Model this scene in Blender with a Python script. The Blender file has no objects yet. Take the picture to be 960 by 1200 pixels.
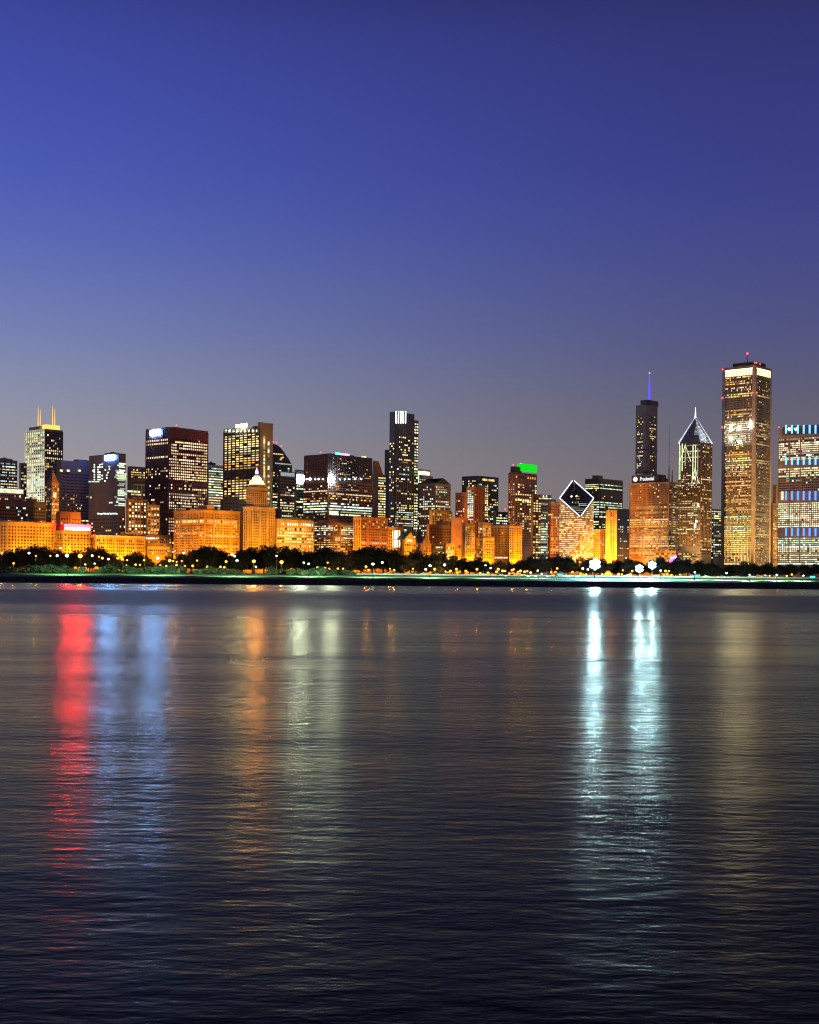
import bpy, math, random
from mathutils import Vector
RND = random.Random(7)
R = math.radians
S = bpy.context.scene
COL = S.collection

# ------------------------------------------------------------------ camera frame
F = 1570.0            # focal length in pixels of the 960 x 1200 photograph
CX, HY = 480.0, 673.0 # where the horizon meets the optical axis
CAMZ = 6.0
ROLL = 0.0085
def ray(px, py):
    u, v = px - CX, HY - py
    return ((u*math.cos(ROLL) - v*math.sin(ROLL))/F, (u*math.sin(ROLL) + v*math.cos(ROLL))/F)
def zat(px, py, Y): return CAMZ + ray(px, py)[1]*Y
def xat(px, Y, py=672): return ray(px, py)[0]*Y
def pxof(X, Y, Z=5): return CX + F*(X + (Z-CAMZ)*ROLL)/Y
def ground(Y):
    pts = [(700, 2.9), (713, 2.95), (785, 5.4), (1250, 5.6), (14000, 5.6)]
    if Y <= pts[0][0]: return pts[0][1]
    for (a, za), (b, zb) in zip(pts, pts[1:]):
        if Y <= b: return za + (zb-za)*(Y-a)/(b-a)
    return 5.6

# ------------------------------------------------------------------ materials
def lin(c):
    f = lambda v: v/12.92 if v <= .04045 else ((v+.055)/1.055)**2.4
    return tuple(f(x/255) for x in c)
def newmat(name):
    m = bpy.data.materials.new(name); m.use_nodes = True
    nt = m.node_tree; nt.nodes.clear()
    out = nt.nodes.new('ShaderNodeOutputMaterial')
    return m, nt, out
def mat(name, col, rough=.7, metal=0., var=.25, scale=.08, spec=.5):
    m, nt, out = newmat(name)
    b = nt.nodes.new('ShaderNodeBsdfPrincipled'); nt.links.new(b.outputs[0], out.inputs[0])
    tc = nt.nodes.new('ShaderNodeTexCoord')
    n = nt.nodes.new('ShaderNodeTexNoise'); n.inputs['Scale'].default_value = scale; n.inputs['Detail'].default_value = 6
    nt.links.new(tc.outputs['Object'], n.inputs['Vector'])
    mr = nt.nodes.new('ShaderNodeMapRange')
    mr.inputs['From Min'].default_value = .3; mr.inputs['From Max'].default_value = .7
    mr.inputs['To Min'].default_value = 1-var; mr.inputs['To Max'].default_value = 1+var
    nt.links.new(n.outputs[0], mr.inputs['Value'])
    mx = nt.nodes.new('ShaderNodeVectorMath'); mx.operation = 'SCALE'
    mx.inputs[0].default_value = col
    nt.links.new(mr.outputs[0], mx.inputs['Scale']); nt.links.new(mx.outputs[0], b.inputs['Base Color'])
    b.inputs['Roughness'].default_value = rough; b.inputs['Metallic'].default_value = metal
    b.inputs['Specular IOR Level'].default_value = spec
    return m
def emis(name, col, strength, sample=False, var=0.):
    m, nt, out = newmat(name)
    e = nt.nodes.new('ShaderNodeEmission'); nt.links.new(e.outputs[0], out.inputs[0])
    e.inputs['Color'].default_value = (*col, 1); e.inputs['Strength'].default_value = strength
    if var:
        tc = nt.nodes.new('ShaderNodeTexCoord'); oi = nt.nodes.new('ShaderNodeObjectInfo')
        n = nt.nodes.new('ShaderNodeTexNoise'); n.inputs['Scale'].default_value = .35; n.noise_dimensions = '4D'
        nt.links.new(tc.outputs['Object'], n.inputs['Vector'])
        ml = nt.nodes.new('ShaderNodeMath'); ml.operation = 'MULTIPLY'; ml.inputs[1].default_value = 40
        nt.links.new(oi.outputs['Random'], ml.inputs[0]); nt.links.new(ml.outputs[0], n.inputs['W'])
        mr = nt.nodes.new('ShaderNodeMapRange')
        mr.inputs['From Min'].default_value = .3; mr.inputs['From Max'].default_value = .7
        mr.inputs['To Min'].default_value = strength*(1-var); mr.inputs['To Max'].default_value = strength*(1+var)
        nt.links.new(n.outputs[0], mr.inputs['Value']); nt.links.new(mr.outputs[0], e.inputs['Strength'])
    m.cycles.emission_sampling = 'AUTO' if sample else 'NONE'
    return m
M = dict(
 stone=mat('limestone', (.44, .37, .29), var=.42, scale=.045), buff=mat('buff_stone', (.48, .37, .18), var=.42, scale=.05), brick=mat('red_brick', (.30, .15, .10)),
 tan=mat('tan_brick', (.38, .26, .14), var=.42, scale=.05), brown=mat('brown_cladding', (.16, .10, .075)), dark=mat('dark_curtain_wall', (.075, .07, .075), .4),
 black=mat('black_steel', (.05, .05, .055), .45), redsteel=mat('red_painted_steel', (.15, .05, .045), .5),
 grey=mat('grey_concrete', (.22, .21, .20)), pale=mat('pale_stone', (.55, .53, .47)), granite=mat('white_granite', (.30, .25, .20), .6), granite2=mat('pale_granite', (.50, .42, .34), .6),
 steel=mat('grey_steel', (.35, .35, .36), .4, .6), roof=mat('roof_felt', (.07, .065, .06), .9), slate=mat('slate_roof', (.05, .055, .06), .7),
 copper=mat('green_copper', (.18, .32, .27), .7), glass=mat('dark_glass', (.012, .012, .014), .2, 0, .3, .05, .4),
 blueglass=mat('blue_glass', (.05, .06, .085), .15, 0, .3, .04, .7), trunk=mat('bark', (.07, .05, .035), .9, 0, .3, 2),
 concrete=mat('seawall_concrete', (.055, .052, .05), .9, 0, .4, .3), kerb=mat('pale_concrete', (.42, .40, .37), .8),
 asphalt=mat('asphalt', (.05, .05, .052), .85, 0, .25, .5), paint=mat('white_paint', (.75, .75, .73), .6), pole=mat('dark_pole', (.03, .03, .032), .6),
 towergrey=mat('grey_tower_cladding', (.27, .25, .245), .5),
 rubber=mat('rubber', (.02, .02, .02), .9), carwhite=mat('white_car_paint', (.75, .75, .74), .25), cargrey=mat('silver_car_paint', (.35, .36, .38), .25, .5),
 cardark=mat('dark_car_paint', (.05, .05, .07), .25), carred=mat('red_car_paint', (.35, .04, .03), .25), ribbon=mat('brushed_steel', (.6, .6, .62), .35, .5),
)
def leafmat(name, col):
    m = mat(name, col, .75, 0, .6, .35); return m
M['leaf'] = leafmat('dark_foliage', (.045, .048, .022)); M['leaf2'] = leafmat('bush_foliage', (.06, .11, .04))
WC = dict(w=(1, .72, .34), y=(1, .66, .20), c=(.80, 1, .86), g=(.86, 1, .55), o=(1, .48, .12), b=(.70, .86, 1), p=(1, .82, .52))
WL = {}
for k, c in WC.items():
    for lvl, s in ((0, .45), (1, 1.1), (2, 2.1)):
        WL[k+str(lvl)] = emis('lit_window_'+{'w': 'warm', 'y': 'yellow', 'c': 'cool', 'g': 'green_white', 'o': 'amber', 'b': 'blue_white', 'p': 'pale'}[k]+('_dim', '', '_bright')[lvl], c, s, var=.35)
E = dict(
 red=emis('red_beacon', (1, .05, .04), 6), redglow=emis('red_sign_glow', (1, .002, .003), 300, True), redcore=emis('red_sign_core', (1, .5, .38), 9, True),
 white=emis('white_sign', (.13, .29, 1), 330, True), whitesoft=emis('white_soft', (.80, .92, 1), 150, True), letters=emis('sign_letters', (.85, .95, 1), 3.0),
 streaklamp=emis('streak_lamp', (1, .94, .90), 420, True),
 palesign=emis('pale_sign', (.9, 1, .72), 60, True),
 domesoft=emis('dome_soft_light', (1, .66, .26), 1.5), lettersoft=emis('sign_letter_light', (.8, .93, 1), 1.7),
 bar=emis('light_bar', (.85, .95, 1), 10, True),
 green=emis('green_screen', (.01, .85, .02), .95), bluefin=emis('blue_light', (.10, .30, 1), 1.9), bluefin2=emis('cyan_light', (.16, .55, 1), 2.0), violet=emis('violet_light', (.11, .10, 1), 1.25),
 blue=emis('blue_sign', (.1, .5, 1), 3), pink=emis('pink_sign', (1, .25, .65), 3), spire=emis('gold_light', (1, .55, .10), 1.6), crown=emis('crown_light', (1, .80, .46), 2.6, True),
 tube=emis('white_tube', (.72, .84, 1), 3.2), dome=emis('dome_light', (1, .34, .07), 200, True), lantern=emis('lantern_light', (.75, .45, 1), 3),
 flood=emis('floodlight_lens', (.31, .56, 1), 9000, True), glowring=emis('floodlight_glow_ring', (.5, 1, .97), 12), post=emis('lamp_head_white', (.80, 1, .95), 16), amber=emis('lamp_head_amber', (1, .40, .05), 3.6, True), amberbig=emis('lamp_head_amber_big', (1, .40, .05), 6, True),
 pearl=emis('lamp_head_pearl', (1, .9, .75), 6, True), teal=emis('teal_sign', (.05, .8, .75), 2.5), headl=emis('headlight', (1, .9, .8), 12), taill=emis('taillight', (1, .05, .03), 4),
 terrace=emis('terrace_lamp', (.85, .95, 1), 600, True), smalllamp=emis('small_terrace_lamp', (.85, .95, 1), 9, False), magenta=emis('magenta_light', (.85, .12, .75), 1.2), streetfront=emis('shop_front', (1, .62, .2), 3),
)

# ------------------------------------------------------------------ mesh builder
class MB:
    def __init__(s): s.v, s.f, s.m, s.mats = [], [], [], []
    def mi(s, m):
        if m not in s.mats: s.mats.append(m)
        return s.mats.index(m)
    def face(s, pts, m):
        n = len(s.v); s.v += [tuple(p) for p in pts]; s.f.append(tuple(range(n, n+len(pts)))); s.m.append(s.mi(m))
    def mesh(s, vs, fs, m):
        n = len(s.v); s.v += [tuple(p) for p in vs]; k = s.mi(m)
        for f in fs: s.f.append(tuple(n+i for i in f)); s.m.append(k)
    def box(s, x0, x1, y0, y1, z0, z1, m):
        s.mesh([(x0,y0,z0),(x1,y0,z0),(x1,y1,z0),(x0,y1,z0),(x0,y0,z1),(x1,y0,z1),(x1,y1,z1),(x0,y1,z1)],
               [(0,3,2,1),(4,5,6,7),(0,1,5,4),(1,2,6,5),(2,3,7,6),(3,0,4,7)], m)
    def frust(s, a, b, z0, z1, m):   # a, b = (x0,x1,y0,y1)
        s.mesh([(a[0],a[2],z0),(a[1],a[2],z0),(a[1],a[3],z0),(a[0],a[3],z0),(b[0],b[2],z1),(b[1],b[2],z1),(b[1],b[3],z1),(b[0],b[3],z1)],
               [(0,3,2,1),(4,5,6,7),(0,1,5,4),(1,2,6,5),(2,3,7,6),(3,0,4,7)], m)
    def prism(s, poly, z0, z1, m, ztop=None):
        n = len(poly); zt = ztop or [z1]*n
        s.mesh([(x,y,z0) for x,y in poly]+[(x,y,zt[i]) for i,(x,y) in enumerate(poly)],
               [tuple(reversed(range(n))), tuple(range(n,2*n))]+[(i,(i+1)%n,n+(i+1)%n,n+i) for i in range(n)], m)
    def cyl(s, cx, cy, r0, r1, z0, z1, m, n=10, sx=1):
        ring = lambda r, z: [(cx+sx*r*math.cos(2*math.pi*i/n), cy+r*math.sin(2*math.pi*i/n), z) for i in range(n)]
        s.mesh(ring(r0,z0)+ring(max(r1,.001),z1), [tuple(reversed(range(n))), tuple(range(n,2*n))]+[(i,(i+1)%n,n+(i+1)%n,n+i) for i in range(n)], m)
    def tube(s, p, q, r, m, n=6, r1=None):
        p, q = Vector(p), Vector(q); d = (q-p).normalized(); r1 = r if r1 is None else r1
        a = d.orthogonal().normalized(); b = d.cross(a)
        ring = lambda c, r: [c+a*r*math.cos(2*math.pi*i/n)+b*r*math.sin(2*math.pi*i/n) for i in range(n)]
        s.mesh(ring(p,r)+ring(q,r1), [tuple(reversed(range(n))), tuple(range(n,2*n))]+[(i,(i+1)%n,n+(i+1)%n,n+i) for i in range(n)], m)
    def ball(s, c, r, m, n=10, k=6, sz=1):
        vs = [(c[0],c[1],c[2]-r*sz)]
        for j in range(1,k):
            t = math.pi*j/k
            for i in range(n): vs.append((c[0]+r*math.sin(t)*math.cos(2*math.pi*i/n), c[1]+r*math.sin(t)*math.sin(2*math.pi*i/n), c[2]-r*sz*math.cos(t)))
        vs.append((c[0],c[1],c[2]+r*sz)); fs = []
        for i in range(n): fs.append((0,1+(i+1)%n,1+i)); fs.append((len(vs)-1,len(vs)-1-n+i,len(vs)-1-n+(i+1)%n))
        for j in range(k-2):
            for i in range(n):
                a = 1+j*n; fs.append((a+i,a+(i+1)%n,a+n+(i+1)%n,a+n+i))
        s.mesh(vs, fs, m)
    def data(s, name):
        me = bpy.data.meshes.new(name); me.from_pydata(s.v, [], s.f)
        for m in s.mats: me.materials.append(m)
        me.polygons.foreach_set('material_index', s.m); me.update(); return me
    def build(s, name, parent=None, loc=(0,0,0)):
        o = bpy.data.objects.new(name, s.data(name)); COL.objects.link(o); o.location = loc
        if parent: o.parent = parent
        return o
def one(name, m, fn, parent=None):
    b = MB(); fn(b, m); return b.build(name, parent)
def tag(o, label=None, cat=None, group=None, kind=None):
    for k, v in (('label', label), ('category', cat), ('group', group), ('kind', kind)):
        if v: o[k] = v
    return o
def empty(name, loc, rz=0., **kw):
    o = bpy.data.objects.new(name, None); COL.objects.link(o); o.location = loc; o.rotation_euler.z = rz
    o.empty_display_size = 2
    return tag(o, **kw)
def copy_tree(o, parent=None):
    c = o.copy(); COL.objects.link(c)
    if parent: c.parent = parent
    for ch in list(o.children): copy_tree(ch, c)
    return c
def lamp(name, kind, loc, energy, col, parent=None, **kw):
    l = bpy.data.lights.new(name, kind); l.energy = energy; l.color = col
    for k, v in kw.items(): setattr(l, k, v)
    o = bpy.data.objects.new(name, l); COL.objects.link(o); o.location = loc
    if parent: o.parent = parent
    return o

# ------------------------------------------------------------------ world and camera
W = bpy.data.worlds.new('World'); S.world = W; W.use_nodes = True
nt = W.node_tree; nt.nodes.clear()
out = nt.nodes.new('ShaderNodeOutputWorld')
tc = nt.nodes.new('ShaderNodeTexCoord'); sx = nt.nodes.new('ShaderNodeSeparateXYZ'); nt.links.new(tc.outputs['Generated'], sx.inputs[0])
def ramp(stops):
    r = nt.nodes.new('ShaderNodeValToRGB'); r.color_ramp.interpolation = 'B_SPLINE'
    el = r.color_ramp.elements
    while len(el) < len(stops): el.new(.5)
    for e, (p, c) in zip(el, stops): e.position = p; e.color = (*lin(c), 1)
    nt.links.new(sx.outputs['Z'], r.inputs[0]); return r
SKY_L = [(0,(176,162,154)),(.046,(170,160,156)),(.0845,(160,156,162)),(.128,(143,148,172)),(.172,(121,134,183)),(.231,(91,108,187)),(.289,(74,90,184)),(.375,(63,74,165)),(.43,(40,43,96)),(.5,(17,17,30)),(.7,(9,9,14)),(1,(7,7,11))]
SKY_R = [(0,(124,112,108)),(.046,(118,109,110)),(.0845,(111,105,113)),(.128,(95,95,116)),(.172,(82,85,128)),(.231,(68,73,137)),(.289,(58,63,135)),(.375,(50,53,113)),(.43,(30,31,66)),(.5,(14,14,23)),(.7,(8,8,12)),(1,(6,6,10))]
rl, rr = ramp(SKY_L), ramp(SKY_R)
az = nt.nodes.new('ShaderNodeMapRange'); az.interpolation_type = 'SMOOTHSTEP'
az.inputs['From Min'].default_value = -.44; az.inputs['From Max'].default_value = .32
nt.links.new(sx.outputs['X'], az.inputs['Value'])
mix = nt.nodes.new('ShaderNodeMix'); mix.data_type = 'RGBA'
nt.links.new(az.outputs[0], mix.inputs[0]); nt.links.new(rl.outputs[0], mix.inputs[6]); nt.links.new(rr.outputs[0], mix.inputs[7])
bg = nt.nodes.new('ShaderNodeBackground'); bg.inputs[1].default_value = 1.0; nt.links.new(mix.outputs[2], bg.inputs[0])
sky = nt.nodes.new('ShaderNodeTexSky'); sky.sky_type = 'NISHITA'; sky.sun_disc = False
sky.sun_elevation = R(-4); sky.sun_rotation = R(-60); sky.ozone_density = 3
bg2 = nt.nodes.new('ShaderNodeBackground'); bg2.inputs[1].default_value = .015; nt.links.new(sky.outputs[0], bg2.inputs[0])
ad = nt.nodes.new('ShaderNodeAddShader'); nt.links.new(bg.outputs[0], ad.inputs[0]); nt.links.new(bg2.outputs[0], ad.inputs[1])
nt.links.new(ad.outputs[0], out.inputs[0])

sun = lamp('sun', 'SUN', (-600, 2000, 900), .03, (1, .72, .55), angle=R(20))
sun.rotation_euler = (R(86), 0, R(-60+180))

cam = bpy.data.cameras.new('camera'); co = bpy.data.objects.new('camera', cam); COL.objects.link(co)
co.location = (0, 0, CAMZ); co.rotation_mode = 'QUATERNION'
from mathutils import Matrix
co.rotation_quaternion = (Matrix.Rotation(R(90), 3, 'X') @ Matrix.Rotation(ROLL, 3, 'Z')).to_quaternion()
cam.sensor_fit = 'VERTICAL'; cam.sensor_height = 24; cam.lens = F/1200*24
cam.shift_y = (HY-600)/1200; cam.clip_end = 30000; cam.clip_start = .1
S.camera = co
S.view_settings.view_transform = 'Standard'; S.view_settings.look = 'None'
S.view_settings.gamma = 1; S.view_settings.exposure = 0
S.cycles.use_denoising = True
S.cycles.max_bounces = 5; S.cycles.diffuse_bounces = 2; S.cycles.glossy_bounces = 3
S.cycles.sample_clamp_indirect = 3; S.cycles.sample_clamp_direct = 0
S.cycles.caustics_reflective = True
S.render.film_transparent = False
S.cycles.filter_width = 1.15

# ------------------------------------------------------------------ ground and water
def sheet(name, prof, x0, x1, m, dz=0.):
    b = MB()
    for (a, za), (c, zc) in zip(prof, prof[1:]): b.face([(x0,a,za+dz),(x1,a,za+dz),(x1,c,zc+dz),(x0,c,zc+dz)], m)
    return tag(b.build(name), kind='structure')
sheet('ground', [(701,2.85),(713,2.93),(785,5.38),(1250,5.58),(14000,5.58)], -6000, 6000, M['asphalt'])
gm = mat('grass_turf', (.035, .105, .030), .95, 0, .55, .12)
sheet('lawn', [(716,3.05),(785,5.40)], -1200, 1200, gm, .02)
sheet('park_ground', [(815,5.43),(1190,5.58)], -1200, 1200, mat('park_soil', (.035, .045, .022), .95, 0, .5, .1), .03)
sheet('promenade', [(702.5,2.88),(716,3.05)], -1200, 1200, M['kerb'], .03)
sheet('road', [(787,5.40),(812,5.43)], -1200, 1200, M['asphalt'], .06)
b = MB()
for Yr in (788.2, 799.5, 810.8):
    for k in range(-100, 100): b.box(k*12., k*12.+(6 if Yr == 799.5 else 11.9), Yr-.12, Yr+.12, 5.48, 5.485, M['paint'])
tag(b.build('road_markings'), kind='structure')
# lake
m, wnt, wout = newmat('lake_water')
WATER = dict(rough=.25, amp=.64)
p = wnt.nodes.new('ShaderNodeBsdfGlossy'); p.distribution = 'GGX'
p.inputs['Color'].default_value = (.82, .80, .49, 1)
dif = wnt.nodes.new('ShaderNodeBsdfDiffuse'); dif.inputs[0].default_value = (.006, .006, .007, 1)
fre = wnt.nodes.new('ShaderNodeFresnel'); fre.inputs['IOR'].default_value = 1.19
wmx = wnt.nodes.new('ShaderNodeMixShader'); wnt.links.new(fre.outputs[0], wmx.inputs[0]); wnt.links.new(dif.outputs[0], wmx.inputs[1]); wnt.links.new(p.outputs[0], wmx.inputs[2])
wnt.links.new(wmx.outputs[0], wout.inputs[0])
wtc = wnt.nodes.new('ShaderNodeTexCoord')
def wave(scale, stretch, detail, rot=0.):
    mp = wnt.nodes.new('ShaderNodeMapping'); mp.inputs['Scale'].default_value = (scale*stretch, scale, scale); mp.inputs['Rotation'].default_value = (0,0,R(rot))
    wnt.links.new(wtc.outputs['Object'], mp.inputs[0])
    n = wnt.nodes.new('ShaderNodeTexNoise'); n.inputs['Scale'].default_value = 1; n.inputs['Detail'].default_value = detail; n.inputs['Roughness'].default_value = .55
    wnt.links.new(mp.outputs[0], n.inputs['Vector']); return n.outputs[0]
prev = None
for sc, st, de, rot, dist in ((.05, .30, 2, 8, .55), (.35, .42, 3, -6, .075), (1.7, .5, 3, 5, .062), (6.5, .6, 2, -3, .007)):
    bp = wnt.nodes.new('ShaderNodeBump'); bp.inputs['Strength'].default_value = 1; bp.inputs['Distance'].default_value = dist*WATER['amp']
    wnt.links.new(wave(sc, st, de, rot), bp.inputs['Height'])
    if prev: wnt.links.new(prev, bp.inputs['Normal'])
    prev = bp.outputs[0]
wnt.links.new(prev, p.inputs['Normal']); wnt.links.new(prev, fre.inputs['Normal'])
# gusts: patches where the ripples are rougher
mr = wnt.nodes.new('ShaderNodeMapRange'); mr.inputs['From Min'].default_value = .35; mr.inputs['From Max'].default_value = .65
mr.inputs['To Min'].default_value = WATER['rough']*.8; mr.inputs['To Max'].default_value = WATER['rough']*1.2
wnt.links.new(wave(.02, .4, 3, 3), mr.inputs['Value'])
# a gust-ruffled band lies between the open water and the calm strip under the seawall
wsx = wnt.nodes.new('ShaderNodeSeparateXYZ'); wnt.links.new(wtc.outputs['Object'], wsx.inputs[0])
def mth(op, a, b=None):
    n = wnt.nodes.new('ShaderNodeMath'); n.operation = op
    for i, v in enumerate((a, b)):
        if v is None: continue
        if isinstance(v, (int, float)): n.inputs[i].default_value = v
        else: wnt.links.new(v, n.inputs[i])
    return n.outputs[0]
yw = mth('ADD', wsx.outputs['Y'], mth('MULTIPLY', mth('SUBTRACT', wave(.012, .25, 3, 0), .5), 130))
def step(a, b, v):
    n = wnt.nodes.new('ShaderNodeMapRange'); n.interpolation_type = 'SMOOTHSTEP'
    n.inputs['From Min'].default_value = a; n.inputs['From Max'].default_value = b; wnt.links.new(v, n.inputs['Value']); return n.outputs[0]
band = mth('MULTIPLY', step(165, 290, yw), mth('SUBTRACT', 1., step(400, 455, yw)))
wnt.links.new(mth('ADD', mr.outputs[0], mth('MULTIPLY', band, .21)), p.inputs['Roughness'])
b = MB(); b.face([(-6000,-400,0),(6000,-400,0),(6000,701,0),(-6000,701,0)], m)
tag(b.build('water'), kind='structure')
b = MB(); b.box(-1500, 1500, 700, 702.5, -1, 2.95, M['concrete']); b.box(-1500, 1500, 699.7, 702.3, 2.95, 3.1, M['concrete'])
tag(b.build('seawall'), 'long black concrete seawall along the lake edge', 'seawall')

# ------------------------------------------------------------------ buildings
PSI = R(42); SN, CS = math.sin(PSI), math.cos(PSI)
def row(px):
    t = (px-CX)/F; k = (t*1250+382)/(.669-.743*t); return 1250+.743*k
LANDMARKS = []
class Bld:
    def __init__(s, name, label, cat, l, c, r, ytop, D, wall='stone', roof=True, extras=True, group=None):
        s.l, s.c, s.r, s.D = l, c, r, D
        ym = (ytop+660)/2
        tl, tcx, tr = ray(l,ym)[0], ray(c,ym)[0], ray(r,ym)[0]
        X = tcx*D; s.X = X
        s.R = (tr*D-X)/(SN-tr*CS); s.L = (X-tl*D)/(CS+tl*SN)
        s.z0 = ground(D)-.3
        s.H = zat(c, ytop, D)-s.z0; s.ytop = ytop
        s.o = empty(name, (X, D, s.z0), R(90)-PSI, label=label, cat=cat, group=group)
        s.wall = M[wall]; s.front = False; s.wins = []; s.n = 0
    def z(s, y, px=None): return zat(s.c if px is None else px, y, s.D)-s.z0
    def x(s, px, y=600): t = ray(px,y)[0]; return (t*s.D-s.X)/(SN-t*CS)      # along the right-hand face
    def y(s, px, y=600): t = ray(px,y)[0]; return (s.X-t*s.D)/(CS+t*SN)      # along the left-hand face
    def zr(s, px, y): return CAMZ+ray(px,y)[1]*(s.D+CS*s.x(px,y))-s.z0
    def zl(s, px, y): return CAMZ+ray(px,y)[1]*(s.D+SN*s.y(px,y))-s.z0
    def fr(s, f): return (f[0]*s.R, f[1]*s.R, f[2]*s.L, f[3]*s.L)
    def block(s, ytop=None, f=(0,1,0,1), ybot=None, m=None, name='wall', par=.8):
        b = MB(); x0,x1,y0,y1 = s.fr(f); z0 = 0 if ybot is None else s.z(ybot); z1 = s.H if ytop is None else s.z(ytop)
        m = m or s.wall
        b.box(x0,x1,y0,y1,z0,z1,m)
        o = b.build(name, s.o)
        if par:
            b = MB(); t = .6
            b.box(x0-.15,x1+.15,y0-.15,y0+t,z1,z1+par,m); b.box(x0-.15,x1+.15,y1-t,y1+.15,z1,z1+par,m)
            b.box(x0-.15,x0+t,y0+t,y1-t,z1,z1+par,m); b.box(x1-t,x1+.15,y0+t,y1-t,z1,z1+par,m)
            b.build('parapet', s.o)
            b = MB(); b.face([(x0+t,y0+t,z1+.02),(x1-t,y0+t,z1+.02),(x1-t,y1-t,z1+.02),(x0+t,y1-t,z1+.02)], M['roof']); b.build('roof', s.o)
        return o
    def boxpart(s, name, f, y0, y1, m, grow=0):
        x0,x1,ya,yb = s.fr(f); b = MB(); b.box(x0-grow,x1+grow,ya-grow,yb+grow,s.z(y1),s.z(y0),m); return b.build(name, s.o)
    def plant(s, f=(.3,.7,.3,.7), h=4., m=None, base=None, name='roof_plant'):
        x0,x1,y0,y1 = s.fr(f); z1 = s.H if base is None else s.z(base); b = MB()
        b.box(x0,x1,y0,y1,z1,z1+h,m or M['grey']); b.box(x0+.25*(x1-x0),x0+.5*(x1-x0),y0+.2*(y1-y0),y0+.5*(y1-y0),z1+h,z1+h*1.4,M['roof'])
        return b.build(name, s.o)
    def cornice(s, y, h=1.2, d=.8, f=(0,1,0,1), m=None, name='cornice'):
        x0,x1,y0,y1 = s.fr(f); z = s.z(y); b = MB(); m = m or s.wall
        b.box(x0-d,x1+d,y0-d,y0-.02,z,z+h,m); b.box(x0-d,x0-.02,y0-.02,y1+d,z,z+h,m)
        return b.build(name, s.o)
    def piers(s, face, n, y0, y1, w=.8, d=.5, f=(0,1,0,1), m=None, name='piers'):
        x0,x1,ya,yb = s.fr(f); b = MB(); m = m or s.wall; z0, z1 = (0 if y1 is None else s.z(y1)), s.z(y0)
        for i in range(n+1):
            t = i/n
            if face == 'R': c = x0+(x1-x0)*t; b.box(c-w/2,c+w/2,ya-d,ya-.02,z0,z1,m)
            else: c = ya+(yb-ya)*t; b.box(x0-d,x0-.02,c-w/2,c+w/2,z0,z1,m)
        return tag(b.build(name, s.o), kind='stuff' if n > 100 else None)
    def win(s, face, u, z, w, h, key, off, base):    # record one window: centre at u along the face, z
        s.wins.append((face, u, z, w, h, key, off, base))
    def fac(s, face, y0, y1, nb, nf, wf=.62, hf=.55, p=.4, q=.1, cols='w', dark=True, f=(0,1,0,1), pa=.02, pb=.98, bright=.15, run=.5):
        x0,x1,ya,yb = s.fr(f); z1, z0 = s.z(y0), (s.z(y1) if y1 else 4.)
        a, bq = (x0, x1) if face == 'R' else (ya, yb)
        off = ya if face == 'R' else x0
        ln = bq-a; a, bq = a+ln*pa, a+ln*pb
        bw, fh = (bq-a)/nb, (z1-z0)/nf
        for i in range(nf):
            t = RND.random(); col = RND.choice(cols)
            full = t < q
            prow = .96 if full else p*RND.choice((.35, .7, 1.2, 1.7)) if p < .6 else RND.choice((.72,.85,.95))
            rb = 2 if RND.random() < bright else 1 if RND.random() < .7 else 0
            lit = False
            for j in range(nb):
                if full: lit = RND.random() < prow
                elif not (lit and RND.random() < run*min(1, prow*2)): lit = RND.random() < prow
                k = col if RND.random() < .85 else RND.choice(cols)
                t2 = RND.random()
                key = (k+(str(rb) if t2 < .7 else '2' if t2 < .78 else '1' if t2 < .9 else '0')) if lit else ('_' if dark else None)
                if key: s.win(face, a+bw*(j+.5), z0+fh*(i+.5), bw*wf*(RND.uniform(.92,1.08) if lit else 1), fh*hf, key, off, 0)
    def atpx(s, face, px, py, w, h, key):
        if face == 'R': s.win('R', s.x(px,py), s.zr(px,py), w, h, key, 0, 0)
        else: s.win('L', s.y(px,py), s.zl(px,py), w, h, key, 0, 0)
    def rect(s, face, p0, p1, y0, y1, m, name, d=.6, proud=.1):   # a slab fixed on a face, by pixel rectangle
        b = MB(); pm = (p0+p1)/2
        if face == 'R': b.box(s.x(p0,y0), s.x(p1,y0), -d-proud, -proud, s.zr(pm,y1), s.zr(pm,y0), m)
        else: b.box(-d-proud, -proud, s.y(p1,y0), s.y(p0,y0), s.zl(pm,y1), s.zl(pm,y0), m)
        return b.build(name, s.o)
    def beacons(s, pts, r=None):
        for (fx, fy, zz) in pts:
            b = MB(); r_ = r or .45*s.D/1570*1.6
            b.tube((fx*s.R, fy*s.L, zz-1.5), (fx*s.R, fy*s.L, zz), .15, M['steel']); b.ball((fx*s.R, fy*s.L, zz+r_*.6), r_, E['red'], 8, 5); b.build('beacon_light', s.o)
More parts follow.
